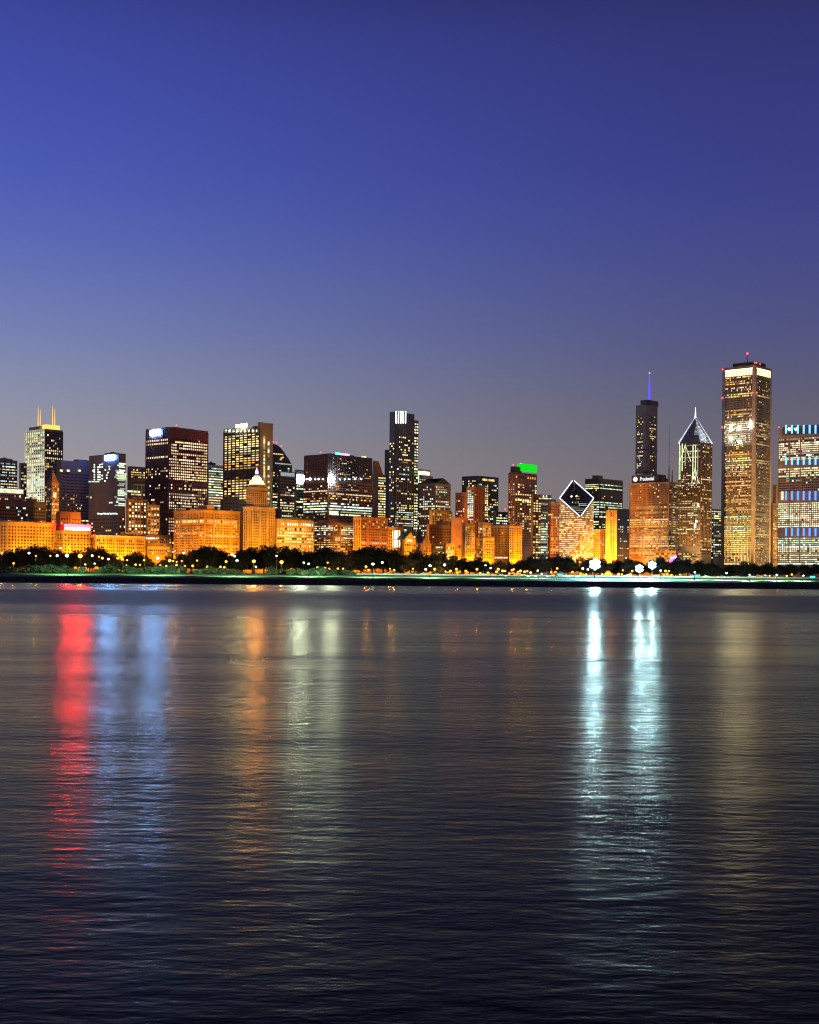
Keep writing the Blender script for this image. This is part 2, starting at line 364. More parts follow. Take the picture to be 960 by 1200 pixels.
    def done(s, landmark=None, cap=100):
        if s.front and s.H > 18:
            b = MB()
            for fz, d in ((.16,.45),(.30,.3),(.74,.4)):
                z = s.H*fz; b.box(-d,s.R+d,-d,-.02,z,z+.7,s.wall); b.box(-d,-.02,-.02,s.L+d,z,z+.7,s.wall)
            b.build('string_course', s.o)
            for fc, ln in (('R',s.R),('L',s.L)):
                n = max(2,round(ln/11)); b = MB()
                for i in range(n+1):
                    c = ln*i/n; c0, c1 = max(-.3,c-.7), min(ln+.3,c+.7)
                    if fc == 'R': b.box(c0,c1,-.33,-.015,0,s.H*.985,s.wall)
                    else: b.box(-.33,-.015,c0,c1,0,s.H*.985,s.wall)
                b.build('pilasters', s.o)
            b = MB(); q = s.ytop
            b.cyl(s.R*.55,min(s.L*.5,14),1.6,1.6,s.H+1.2,s.H+4.2,M['brown'],10); b.cyl(s.R*.55,min(s.L*.5,14),1.8,.1,s.H+4.2,s.H+5.6,M['brown'],10)
            for a in (-1.1,1.1):
                for c in (-1.1,1.1): b.tube((s.R*.55+a,min(s.L*.5,14)+c,s.H),(s.R*.55+a,min(s.L*.5,14)+c,s.H+1.3),.12,M['steel'],4)
            b.build('water_tank', s.o)
        if landmark: LANDMARKS.append(((s.l+s.r)/2, landmark))
        lit = [w for w in s.wins if w[5] != '_']; RND.shuffle(lit)
        lit.sort(key=lambda w: -int(w[5][1])*w[3]*w[4])
        single = lit[:cap]; ids = set(map(id, single)); cache = {}
        def quad(b, face, u, z, w, h, key, off, base):
            mm = M['glass'] if key == '_' else WL[key]
            d = .06+.03*((hash((round(u,2), round(z,2))) % 3))
            if face == 'R': b.face([(u-w/2,off-d,z-h/2),(u+w/2,off-d,z-h/2),(u+w/2,off-d,z+h/2),(u-w/2,off-d,z+h/2)], mm)
            else: b.face([(off-d,u+w/2,z-h/2),(off-d,u-w/2,z-h/2),(off-d,u-w/2,z+h/2),(off-d,u+w/2,z+h/2)], mm)
        for w in single:
            face, u, z, ww, hh, key, off, base = w
            ck = (face, round(ww*2)/2, round(hh,2), key)
            if ck not in cache:
                b = MB(); quad(b, face, 0, 0, max(ck[1],.8), ck[2], key, 0, 0); cache[ck] = b.data('window')
            o = bpy.data.objects.new('window', cache[ck]); COL.objects.link(o); o.parent = s.o
            o.location = (u, off, z) if face == 'R' else (off, u, z)
        rest = [w for w in s.wins if id(w) not in ids]
        if rest:
            b = MB()
            for w in rest: quad(b, *w)
            tag(b.build('window_grid', s.o), kind='stuff')
NA = (1, .34, .0)
KF = .80
def flood(B, face='R', k=1.0, n=1, d=None, col=NA, h=8, aim=.5, f=(0,1), size=88):
    """real floodlights standing on the ground in front of a facade"""
    H = B.H; d = d or max(35, H*.65)
    for i in range(n):
        ln = B.R if face == 'R' else B.L
        t = (f[0]+(f[1]-f[0])*(i+.5)/n)*ln
        loc = Vector((t, -d, h)) if face == 'R' else Vector((-d, t, h))
        tgt = Vector((t, 0, H*aim)) if face == 'R' else Vector((0, t, H*aim))
        o = lamp('floodlight', 'SPOT', loc, KF*k*60*4*math.pi*d*d/n**.5, col, B.o, spot_size=R(size), spot_blend=.6, shadow_soft_size=1.5)
        o.rotation_euler = (tgt-loc).to_track_quat('-Z', 'Y').to_euler()
    if B.front and face == 'R' and k > .14:
        n = max(1, round(B.R/22))
        for i in range(n):
            t = (i+.5)/n*B.R; o = lamp('wall_washer', 'SPOT', (t,-9,9), KF*k*1.15*60*4*math.pi*13*13, col, B.o, spot_size=R(95), spot_blend=.8, shadow_soft_size=.5)
            o.rotation_euler = Vector((0,9,8)).to_track_quat('-Z','Y').to_euler()

exec_buildings = True
# --- far left
B = Bld('office_tower', 'dark flat-topped tower with rows of white windows at the left edge', 'building', -8, -2, 20, 539, 1760, 'dark')
B.block(); B.fac('R',541,572,11,9,.7,.4,.45,.3,'cccw'); B.plant((.2,.8,.2,.8),3); B.done()
B = Bld('low_office', 'low block with a glowing pale roof terrace below the dark tower at the left edge', 'building', -10, -4, 27, 577, 1620, 'brown')
B.block(); B.fac('R',578,600,14,5,.6,.5,.35,.1,'wy')
b = MB(); b.box(0,B.R,-.4,10,B.H,B.H+5,WL['g1']); b.box(-.8,B.R+.8,-1.2,11,B.H+5,B.H+6,M['pale']); b.build('lit_terrace', B.o); B.done()
B = Bld('slim_tower', 'slim grey tower squeezed left of the twin-spired tower', 'building', 22, 24, 31, 543, 1950, 'grey')
B.block(); B.fac('R',545,640,4,26,.6,.5,.25,.05,'w'); B.done()
B = Bld('dark_block', 'low black block with scattered white windows behind the orange hotel', 'building', -16, -6, 54, 586, 1420, 'black')
B.block(); B.fac('R',592,640,30,12,.7,.45,.12,.1,'cc'); B.plant((.35,.5,.2,.6),5); B.plant((.7,.85,.2,.6),4); B.done()
# twin-spired tower
B = Bld('twin_spire_tower', 'tall pale stone tower with two glowing golden twin spires', 'skyscraper', 29, 52, 73, 503, 2050, 'pale')
B.block(); B.block(541, (-.05,1.05,-.06,1.08), m=M['pale'], name='lower_wall')
B.block(497.5, (.12,.62,.25,.92), ybot=503, name='upper_wall', par=.5)
B.block(499, (.45,.9,.1,.6), ybot=503, m=M['tan'], name='pediment', par=.5)
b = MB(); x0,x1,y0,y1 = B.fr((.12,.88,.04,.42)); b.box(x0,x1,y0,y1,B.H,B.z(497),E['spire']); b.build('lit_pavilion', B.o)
for pxs in (42, 61.3):
    for dx in (-1.1, 1.1):
        b = MB(); xx = .35*B.R if pxs < 50 else .55*B.R
        # spires: tapering masts over the pediment
        fx, fy = (.36, .62) if pxs < 50 else (.62, .12)
        cx, cy = fx*B.R+dx*1.5*SN, fy*B.L-dx*1.5*CS
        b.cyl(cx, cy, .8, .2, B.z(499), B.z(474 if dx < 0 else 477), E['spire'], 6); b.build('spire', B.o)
flw=(-.05,1.05,-.06,1.08); B.piers('L',9,504,541,1.6,.6); B.piers('R',9,504,541,1.2,.5,m=M['brown']); B.piers('L',10,541,640,1.6,.6,flw); B.piers('R',10,541,640,1.2,.5,flw,m=M['tan'])
B.fac('L',505,541,9,12,.55,.62,.55,.12,'ggwc',bright=.08); B.fac('R',505,541,9,12,.6,.6,.28,.08,'wy'); B.fac('L',542,640,10,32,.55,.62,.5,.15,'ggwc',bright=.08,f=flw); B.fac('R',542,640,10,32,.55,.6,.28,.08,'wy',f=flw)
flood(B,'L',.2,1,150,(1,.95,.7)); B.done('the twin-spired tower')
# spired orange tower
B = Bld('spired_tower', 'narrow orange stone tower with a pointed pyramid roof', 'building', 54, 60.5, 69, 566, 1480, 'tan')
B.block(); b = MB(); b.frust((0,B.R,0,B.L),(.3*B.R,.7*B.R,.3*B.L,.7*B.L),B.H,B.z(557),M['tan']); b.frust((.3*B.R,.7*B.R,.3*B.L,.7*B.L),(.49*B.R,.51*B.R,.49*B.L,.51*B.L),B.z(557),B.z(549.5),M['tan']); b.build('pyramid_roof', B.o)
B.fac('L',568,645,4,22,.4,.5,.25,0,'yo'); B.fac('R',568,645,5,22,.5,.5,.3,0,'wo'); B.rect('R',62,66,577,583,WL['w1'],'lit_panel',.3); flood(B,'R',.13,1,110); flood(B,'L',.09,1,110); B.done('the narrow orange spired tower')
# dark block A and dark tower with window letters
B = Bld('dark_office', 'broad dark stepped office block with two round yellow lights near its roof', 'building', 66, 71, 106, 540, 1640, 'black')
B.block(); B.block(537.5,(.55,1,0,.9),ybot=540,name='upper_wall'); B.fac('R',553,640,22,24,.7,.4,.10,.1,'cwy'); 
for q in (72,80,93): B.atpx('R',q,551.5,4,2.2,'y2')
B.done()
B = Bld('letter_tower', 'dark tower whose lit windows spell letters beside a white roof sign', 'skyscraper', 104, 139, 147, 532, 1560, 'dark')
B.block(); B.plant((.1,.9,.2,.5),2.5,M['black'])
for (x_, ys) in ((110.8,(544.6,547.5,550.4,553.3,556.2,559.1,562)),(115.2,(547.5,550.4,553.3,556.2,559.1,562)),(117.2,(544.6,547.5,553.3,556.2,559.1,562)),(120,(543.9,547.3,557.3,560.9)),(123.6,(550.7,)),(128.4,(546.8,550)),(126.7,(553.8,)),(125.3,(557,560.2)),(123.2,(563.7,)),(109.3,(551.6,)),(106.5,(583,))):
    for yy in ys: B.atpx('L',x_,yy,2.5,1.6,'c2')
for q in (104.6,106.4,108.5,110.3,112.2,114.0,115.8): B.atpx('L',q,564.4,2.4,1.5,'c1')
for i in range(26):
    yy = 543.5+i*1.95
    if RND.random() < .55: B.atpx('R',142.5+RND.uniform(-1,1.2),yy,RND.uniform(7,15),1.5,RND.choice(('c1','c2','g1','c0')))
    if RND.random() < .35: B.atpx('L',137+RND.uniform(-1.5,.8),yy,RND.uniform(4,9),1.5,RND.choice(('c1','c0')))
for i in range(14): B.atpx('L',115+i*1.7,602+RND.uniform(-.5,.5),3.4,1.6,RND.choice(('c1','c2','c1')))
B.fac('L',606,650,14,10,.7,.4,.12,.0,'cwy'); B.fac('R',606,650,5,10,.7,.4,.2,.0,'cwy')
for q in (129,131): B.atpx('L',q,589,4,1.6,'c1')
s_ = B.rect('L',123.5,134.5,533.6,538.6,E['white'],'roof_sign',1.0); tag(s_,'glowing white roof sign'); B.done('the letter-windowed dark tower')
B = Bld('terraced_block', 'dark office block with an open lit roof frame behind the dark towers', 'building', 149, 153, 172, 547, 1760, 'brown')
B.block(); B.fac('R',549,560,9,4,.7,.45,.4,.2,'wy'); B.fac('R',577,640,9,15,.7,.45,.15,.1,'w')
b = MB(); x1 = B.R*.75
for q in (0,.35,.7,1): b.box(x1*q-.4,x1*q+.4,-6,-5.2,B.z(577),B.z(567.5),M['pale'])
b.box(-.4,x1+.4,-6,-5.2,B.z(568.3),B.z(567.3),M['pale']); b.box(0,x1,-5.2,-.1,B.z(578.5),B.z(577.5),M['pale']); b.build('roof_frame',B.o)
B.rect('R',149.5,164,575,577,WL['g1'],'lit_terrace',.5); B.done()
# the orange front row
def frow(name,label,l,c,r,y,wall,extra=0):
    B = Bld(name,label,'building',l,c,r,y,row(c)+extra,wall); B.front = True; return B
B = frow('orange_hotel','long orange floodlit hotel with small dark square windows at the left edge',-26,8,64,611,'buff')
B.block(); B.cornice(613,1.5,1); B.fac('R',615,650,15,9,.45,.5,.03,0,'o'); B.fac('L',615,650,10,9,.4,.5,.04,0,'o'); B.plant((.1,.2,.3,.6),3.5); B.plant((.7,.85,.3,.6),4,M['tan']); flood(B,'R',.20,2,45); flood(B,'L',.15,1,45); B.done('the long orange hotel')
B = frow('brick_block','plain brown brick block rising behind the red roof sign',66,70,94,600,'brick',110)
B.block(); B.fac('R',606,650,7,10,.4,.4,.06,0,'wo'); B.rect('R',71,80,607.4,608.6,M['dark'],'dark_band',.3); flood(B,'R',.09,1,55); B.done()
B = frow('sign_hotel','orange floodlit hotel carrying a glowing red sign on its roof',66,74,109,622,'buff',-15)
B.block(); B.cornice(623,1.2,.8); B.fac('R',625,650,9,7,.45,.5,.03,0,'o'); B.fac('L',625,650,4,7,.45,.5,.03,0,'o'); flood(B,'R',.19,1,45); flood(B,'L',.10,1,45)
b = MB()
for i in range(9): b.box(B.R*(.1+.1*i)-.2,B.R*(.1+.1*i)+.2,2.,2.4,B.H,B.H+5.5,M['steel'])
b.box(B.R*.08,B.R*.96,2.4,2.7,B.H+.7,B.H+6.6,E['redglow']); b.build('sign_frame_glow',B.o)  # red backing made larger than the sign, as its glow halo
sg = MB(); n = 12
for i in range(n):
    xa = B.R*(.10+.84*i/n); sg.box(xa,xa+B.R*.055,1.6,1.95,B.H+1.0,B.H+3.5,E['redcore'])
sg.build('sign_letters',B.o)
b = MB(); b.prism([(B.R*.2,4),(B.R*.85,4),(B.R*.85,18),(B.R*.2,18)],B.H,B.H+6.5,M['brick']); b.build('penthouse',B.o); B.done('the red roof sign')
B = frow('orange_palace','low bright orange floodlit building with arched windows and a pale cornice',109,112,170,627,'buff',-25)
B.block(); B.cornice(628.5,1.4,1,m=M['pale']); B.fac('R',631,651,24,5,.5,.55,.1,.0,'oy'); B.plant((.6,.75,.3,.6),4); flood(B,'R',.26,2,40); 
for q in range(12): B.atpx('R',114+q*4.6,629.6,1.6,1.2,'y1')
B.done('the low bright orange palace')
B = frow('club_building','low orange brick building with a dark upper storey and bright street front',170,173,201,627,'tan',-20)
B.block(); B.cornice(628,1,.6); B.fac('R',630,650,12,6,.5,.5,.12,.0,'oyc'); flood(B,'R',.15,1,35,aim=.2)
for q in range(6): B.atpx('R',173+q*2.4,631,3,1.6,'p2' if q < 5 else 'w1')
B.rect('R',173,199,641,643,E['streetfront'] if 0 else M['pale'],'string_course',.4); B.done('the low brick clubhouse')
B = frow('window_hotel','brown hotel with bright square windows under an orange lit gable top',148,150,172,585,'tan',160)
B.block(); B.fac('R',588,640,6,14,.5,.5,.5,.0,'wp',bright=.4); B.cornice(586,1.2,.8); B.plant((.2,.8,.2,.8),3,M['tan']); flood(B,'R',.08,1,70); B.done('the square-windowed brown hotel')
B = frow('orange_annex','slim orange lit annex right of the hotel with bright square windows',171,173,187,592,'buff',150)
B.block(); B.fac('R',594,640,4,13,.5,.5,.35,.0,'wo',bright=.4); flood(B,'R',.15,1,60); B.done()
# red tower
B = Bld('red_tower', 'large dark red steel tower with blocks of lit windows and a white roof sign', 'skyscraper', 170.5, 197, 243.5, 501, 1640, 'redsteel')
B.block(); B.plant((.2,.75,.2,.8),2.5,M['redsteel'])
B.piers('R',20,503,650,.5,.4); B.piers('L',12,503,650,.5,.4)
for (ya,yb,nf,p_,q_,pa,pb) in ((512,536,7,.45,.25,.05,1),(536,553,5,.55,.55,.0,1),(553,562,3,.75,.3,0,1),(562,570,2,.03,0,0,1),(570,594,7,.5,.3,0,1),(594,606,4,.35,.1,0,.75),(606,652,13,.3,.3,0,.3)):
    B.fac('R',ya,yb,max(6,int(20*(pb-pa))),nf,.68,.5,p_,q_,'pwww',pa=.02+pa*.96,pb=pb*.98,bright=.35,run=.8)
for (ya,yb,nf,p_) in ((513,521,2,.6),(521,533,4,.0),(533,537,1,.6),(537,547,3,.05),(547,553,2,.55),(553,600,14,.12),(600,652,15,.06)):
    B.fac('L',ya,yb,12,nf,.62,.5,p_,0,'pww',bright=.4,pa=.02)
for i in range(4):
    for j in range(4): 
        if RND.random()<.7: B.atpx('R',219+j*2.4,562.5+i*2.3,3,1.6,'o0')
s_ = B.rect('L',177,188.5,504.2,510,E['white'],'roof_sign',1.2); tag(s_,'glowing white sign'); B.beacons([(.25,.1,B.H+4)]); B.done('the large red tower')
B = Bld('banded_office','pale banded office between the dark red tower and the grid-windowed slab','building',240,244,262,545,1900,'pale')
B.block(); B.fac('R',547,600,6,17,.9,.4,.6,.5,'gcw'); B.plant((.1,.5,.2,.8),4,M['dark']); flood(B,'R',.02,1,60,(.9,1,.8)); B.done()
# grid slab
B = Bld('grid_slab', 'tall slab with a bright yellow window grid and a pale blank end wall', 'skyscraper', 262, 304, 319, 498, 1720, 'brown')
B.block(502); B.block(495.5,(-.004,1.004,-.006,.06),name='corner_wall',m=M['tan'])
for k in range(4): B.boxpart('parapet_block',(.0,.9,.14+.25*k,.26+.25*k),498.5,502,M['brown'])
B.fac('L',507,540,9,12,.84,.5,.8,.6,'yygw',bright=.25); B.fac('L',540,549,9,3,.84,.5,.7,.4,'yyo'); B.fac('L',549,560,9,3,.84,.5,.03,0,'y'); B.fac('L',560,600,9,13,.84,.5,.65,.35,'yyw',bright=.25); B.fac('L',600,650,9,15,.84,.5,.3,.1,'y')
for k in range(9): B.atpx('L',265+k*4.4,505,5.2,3.4,'c2' if k in (1,3,5,7) else 'g1')
B.piers('L',9,502,650,1.5,.7); 
for q,pp in ((309.5,.8),(314.5,.45)):
    for i in range(42):
        if RND.random()<pp: (B.atpx('R',q,512+i*2.2,3.0,2.6,RND.choice(('y1','g1','y0'))), B.wins.append(B.wins.pop()[:6]+(-.5,0)))
s_ = B.rect('L',278,291,497.2,500.6,E['palesign'],'roof_sign',1.2,1.); tag(s_,'glowing white sign on the roof edge'); flood(B,'R',.05,1,90,(1,.9,.6)); B.done('the yellow-gridded slab')
# congress style hotel
B = frow('broad_hotel','broad orange floodlit hotel with a bright arcade band under its cornice',204,240,280.5,598,'tan',20)
B.block(); B.cornice(599,1.6,1.2); B.cornice(608.3,.8,.6,name='string_course'); B.cornice(613,.8,.6,name='string_course')
for fc,n_ in (('R',22),('L',20)):
    B.fac(fc,601,607.5,n_,3,.5,.5,.02,0,'o'); B.fac(fc,614,650,n_,12,.5,.5,.12,.1,'ooyw')
    B.fac(fc,608.8,612.6,n_,1,.62,.8,.98,1,'yoy',bright=.6)
B.plant((.05,.25,.0,.3),6,M['tan']); flood(B,'R',.17,2,50); flood(B,'L',.15,2,50); B.done('the broad orange hotel')
B = frow('gap_building','narrow dark brick building between the broad hotel and the domed tower',279,280.5,288,604,'brown',60)
B.block(); B.fac('R',606,650,3,12,.4,.4,.25,0,'ow'); B.done()
B = Bld('dark_hall','dark low roof block behind the domed orange tower','building',258,262,292,586,1640,'black')
B.block(); B.plant((.1,.6,.1,.6),5,M['roof']); B.fac('R',588,640,12,14,.6,.4,.08,0,'w'); B.done()
# domed tower
B = frow('domed_tower','orange stone tower crowned by a glowing white stepped dome and violet finial',285.5,296,322,594,'stone',-10)
B.block(); B.cornice(595,1.4,1); B.fac('R',598,650,11,16,.42,.6,.03,0,'oy'); B.fac('L',598,650,5,16,.42,.6,.03,0,'oy')
B.piers('R',11,597,640,.7,.5); 
f1=(.08,.66,.05,.95); B.block(571,f1,ybot=594,name='upper_wall'); B.fac('R',574,592,6,7,.42,.6,.02,0,'o',f=f1,pa=.05,pb=.95); B.fac('L',574,592,4,7,.42,.6,.02,0,'o',f=f1); B.cornice(576.5,1,.7,f1); B.cornice(571.5,1,.6,f1)
x0,x1,y0,y1 = B.fr(f1); cx,cy = (x0+x1)/2,(y0+y1)/2; w2=(x1-x0)*.42
b = MB(); b.cyl(cx,cy,w2*1.22,w2*1.12,B.z(571),B.z(567.5),M['stone'],12); b.build('drum',B.o)
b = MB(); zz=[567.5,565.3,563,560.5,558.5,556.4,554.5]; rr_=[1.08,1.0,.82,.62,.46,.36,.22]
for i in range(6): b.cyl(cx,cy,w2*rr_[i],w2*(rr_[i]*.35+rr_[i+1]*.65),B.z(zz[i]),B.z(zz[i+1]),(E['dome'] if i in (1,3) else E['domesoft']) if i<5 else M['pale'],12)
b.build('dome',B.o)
b = MB(); b.cyl(cx,cy,w2*.22,w2*.2,B.z(554.5),B.z(551),E['lantern'],8); b.cyl(cx,cy,w2*.2,.1,B.z(551),B.z(547),E['lantern'],8); b.build('lantern',B.o)
flood(B,'R',.16,1,50); flood(B,'L',.12,1,50); flood(B,'R',.10,1,85,aim=.75); flood(B,'L',.07,1,85,aim=.75); B.done('the domed orange tower')
B = frow('amber_office','bright amber floodlit low building with white glowing window rows',320,324,368,609,'buff',10)
B.block(); b = MB(); b.frust((0,B.R,0,B.L),(.2*B.R,.6*B.R,.2*B.L,.8*B.L),B.H+.85,B.z(606),M['copper']); b.build('hipped_roof',B.o)
B.fac('R',611,616,15,1,.6,.6,.9,1,'p',bright=.6,pa=.1); B.fac('R',617,622,15,1,.6,.6,.2,0,'y'); B.fac('R',622,636,15,4,.8,.5,.5,.55,'yp',bright=.5); B.fac('R',637,650,15,3,.6,.6,.3,.2,'yo',bright=.5); B.piers('R',15,610,650,.5,.4)
flood(B,'R',.23,2,42); B.done('the bright amber office')
B = frow('banded_hotel','low office with white lit ribbon windows and a brick lower half',368,399,416,613,'brown',30)
B.block(); B.fac('L',615,634,11,8,.85,.45,.45,.4,'cpp',bright=.3); B.fac('L',634,650,11,6,.8,.45,.3,.1,'po'); B.fac('R',615,634,6,8,.85,.45,.6,.4,'pw',bright=.3); B.fac('R',634,650,6,6,.6,.5,.3,0,'oy')
B.plant((.1,.6,.1,.5),5,M['brick']); B.plant((.1,.6,.55,.95),4,M['grey']); flood(B,'R',.06,1,45); flood(B,'L',.02,1,45); B.done('the low ribbon-windowed office')
# curved-top tower and glass neighbours
B = Bld('curved_tower','dark tower with a curved sloping roof and red beacons','skyscraper',314,319,342,520,1980,'dark')
b = MB(); n=12; poly=[(0,0)]; Rm,L_=B.R,max(B.L,24)
prof=[(0,520),(.2,521),(.4,524.5),(.55,528.5),(.7,534),(.82,537.5),(1,545)]
vs=[]; fs=[]
for (fx,yy) in prof: vs += [(fx*Rm,0,0),(fx*Rm,0,B.zr(319+fx*23,yy)),(fx*Rm,L_,0),(fx*Rm,L_,B.zr(319+fx*23,yy))]
for i in range(len(prof)-1):
    a=4*i; c=a+4; fs += [(a,c,c+1,a+1),(a+2,a+3,c+3,c+2),(a+1,c+1,c+3,a+3)]
fs += [(0,1,3,2),(4*(len(prof)-1),4*(len(prof)-1)+2,4*(len(prof)-1)+3,4*(len(prof)-1)+1)]
b.mesh(vs,fs,M['dark']); b.build('wall',B.o)
B.fac('R',546,640,9,30,.75,.45,.22,.1,'wyg'); B.fac('R',541,544,9,1,.9,.5,1,1,'c',pb=.97); B.fac('R',530.5,532.5,5,1,.8,.6,.9,1,'w',pb=.55); 
for q,yy in ((330,537),(331.5,536),(329,538.5)): B.atpx('R',q,yy,4,2,'o1')
B.beacons([(.02,.05,B.zr(319.5,518)),(.45,.05,B.zr(329,523)),(.2,.05,B.zr(324,519))]); B.done('the curved-roof tower')
B = Bld('glass_block','grey glass block with a pale lit top storey left of the white glowing sign','building',325,328,347,553,1780,'grey')
B.block(); B.rect('R',329,345,554,558,WL['b0'],'lit_top_floor',.4); B.fac('R',559,566,9,2,.8,.4,.05,0,'w'); B.fac('R',566,612,10,15,.7,.45,.35,.05,'wgp',bright=.25); B.plant(h=2); B.done()
B = Bld('sign_block','slim glass block with a large square white glowing panel','building',345,347,358,551,1730,'blueglass')
B.block(); s_=B.rect('R',348,356,557,566.5,E['whitesoft'],'light_panel',.8); tag(s_,'glowing square white panel'); B.fac('R',568,620,5,17,.8,.45,.45,.2,'gwc',bright=.2); B.done()
# broad dark tower
B = Bld('broad_dark_tower', 'very broad dark tower with white terrace lamps and a blue and pink roof sign', 'skyscraper', 355, 384, 437, 563, 1660, 'brown')
B.block(); B.block(532.5,(.0,.97,0,.96),ybot=563,name='upper_wall',m=M['dark']); B.block(531,(.12,.62,.1,.5),ybot=532.5,name='roof_plant',m=M['black'])
B.piers('L',14,533,562,.6,.4,(.0,.97,0,.96),m=M['brown']); B.piers('R',24,533,562,.5,.35,(.0,.97,0,.96),m=M['dark'])
B.fac('R',535,558,24,9,.6,.45,.16,.03,'wpo',f=(0,.97,0,.96)); B.fac('L',536,558,14,9,.5,.45,.04,0,'w',f=(0,.97,0,.96))
for fc,n_ in (('R',26),('L',14)): B.fac(fc,565,588,n_,8,.75,.45,.25,.12,'wpo'); B.fac(fc,588,604,n_,5,.9,.45,.5,.55,'gcg',bright=.35); B.fac(fc,604,650,n_,13,.7,.4,.12,.0,'w')
B.rect('R',386,396,599,603,WL['g2'],'lit_lobby',.5)
for fc,pts in (('L',(360,364,370,374,379)),('R',(386,388.5,391,397,403,408,415,422))):
    for q in pts:
        b = MB(); yy = 561.5
        if fc=='L': c=(-.8,B.y(q,yy),B.zl(q,yy))
        else: c=(B.x(q,yy),-2.2,B.zr(q,yy))
        b.ball(c,1.0 if q not in (386,388.5,364) else 1.7,E['terrace' if q in (386,388.5) else 'smalllamp'],8,5); b.tube((c[0],c[1],B.z(563)),(c[0],c[1],c[2]),.2,M['steel']); b.build('terrace_lamp',B.o)
b = MB(); x_=B.x(395,531); b.box(x_,B.x(399.5,531),2,3,B.zr(397,533.8),B.zr(397,530),E['blue']); b.build('roof_sign',B.o)
b = MB(); b.box(B.x(399.8,531),B.x(411,531),2,3,B.zr(405,534),B.zr(405,531.3),E['pink']); b.build('roof_sign',B.o)
B.beacons([(.0,.3,B.z(530)),(.25,.3,B.z(530)),(.6,.2,B.z(534)),(.9,.2,B.z(535))]); 
for q in (427,430):
    b=MB(); b.ball((B.x(q,537),3,B.zr(q,535.5)),1.4,WL['y2'],8,5); b.build('roof_lamp',B.o)
B.done('the broad dark tower')
B = Bld('tapered_tower','dark tapering tower edge with a column of yellow lit windows','building',436,439,452,556,1790,'dark')
B.block(); b=MB(); b.frust((0,B.R*.75,0,B.L),(.0,B.R*.35,.1*B.L,.8*B.L),B.H+.85,B.z(540),M['brown']); b.build('tapered_roof',B.o); B.fac('R',558,650,4,30,.8,.5,.6,.2,'gyw',pa=.3,bright=.35); B.done()
# tall slim dark tower
B = Bld('slim_dark_tower', 'tallest slim dark glass tower topped with five white vertical light bars', 'skyscraper', 456, 462, 485, 483, 1900, 'blueglass')
B.block(); B.block(527,(0,.9,1,1.9),name='side_wing',m=M['dark'])
for i in range(5):
    q=464.2+i*2.75; b=MB(); b.box(B.x(q-.32,490),B.x(q+.32,490),-.5,-.1,B.zr(q,496),B.zr(q,482),E['bar']); b.build('light_bar',B.o)
f2=(1.002,1.22,.0,.8); B.block(490,f2,name='glass_bay',m=M['blueglass']); B.fac('R',492,640,2,44,.7,.5,.6,.1,'wgp',f=f2,bright=.3)
B.fac('R',510,545,8,12,.6,.5,.22,0,'yw',bright=.4,pa=.2); B.fac('R',545,596,9,18,.65,.5,.22,.03,'wycb',bright=.3); B.fac('R',596,645,9,19,.7,.45,.45,.3,'ccgw'); 
B.fac('L',518,640,3,40,.6,.5,.35,0,'yw',bright=.4); B.piers('R',9,497,640,.35,.3,m=M['steel']); 
b=MB(); b.box(B.x(462.5,527)-1,B.x(463.5,527),-1.6,-.6,B.z(640),B.z(497),M['black']); b.build('dark_seam',B.o)
B.done('the tallest slim dark tower')
# gabled tower
B = Bld('lit_cap_tower','tower with a greenish-white lit cap behind the gabled stone tower','building',485,488,507,557,2050,'grey')
B.block(); B.rect('R',489.5,503,552.5,556.5,WL['g2'],'lit_cap',.8); B.block(550,(.0,.85,.1,.8),ybot=557,name='upper_wall'); B.rect('R',488.5,491,557,566,WL['c1'],'light_strip',.4); B.fac('R',560,640,7,26,.7,.45,.4,.1,'gcw'); B.done()
B = Bld('gabled_tower', 'grey stone tower with twin dark pediment gables on its roof', 'skyscraper', 491, 510, 528, 567, 1960, 'grey')
B.block()
b=MB()
for (a0,a1,ax) in (('L',0,0),('R',0,0)):
    if a0=='R':
        pts=[(0,B.H+.8),(B.R,B.H+.8),(B.R*.5,B.z(559.5))]
        b.mesh([(x,-.3,z) for x,z in pts]+[(x,B.L*.9,z) for x,z in pts],[(0,1,2),(3,5,4),(0,3,4,1),(1,4,5,2),(2,5,3,0)],M['slate'])
    else:
        pts=[(0,B.H+.8),(B.L,B.H+.8),(B.L*.5,B.z(560.5))]
        b.mesh([(-.3,y,z) for y,z in pts]+[(B.R*.9,y,z) for y,z in pts],[(0,2,1),(3,4,5),(0,1,4,3),(1,2,5,4),(2,0,3,5)],M['slate'])
b.build('gabled_roof',B.o)
B.fac('R',569,640,9,25,.6,.5,.35,.12,'wgcp'); B.fac('L',569,640,9,25,.6,.5,.32,.15,'wgc'); flood(B,'R',.02,1,90,(1,.85,.6)); B.done('the gabled grey tower')
B = Bld('ribbed_block','yellow lit block with tall vertical ribs right below the gabled tower','building',503,506,529,598,1850,'buff')
B.block(); B.piers('R',8,599,640,1.4,.7); B.fac('R',601,640,8,13,.5,.6,.25,0,'yw'); flood(B,'R',.035,1,60,(1,.7,.3)); B.done()
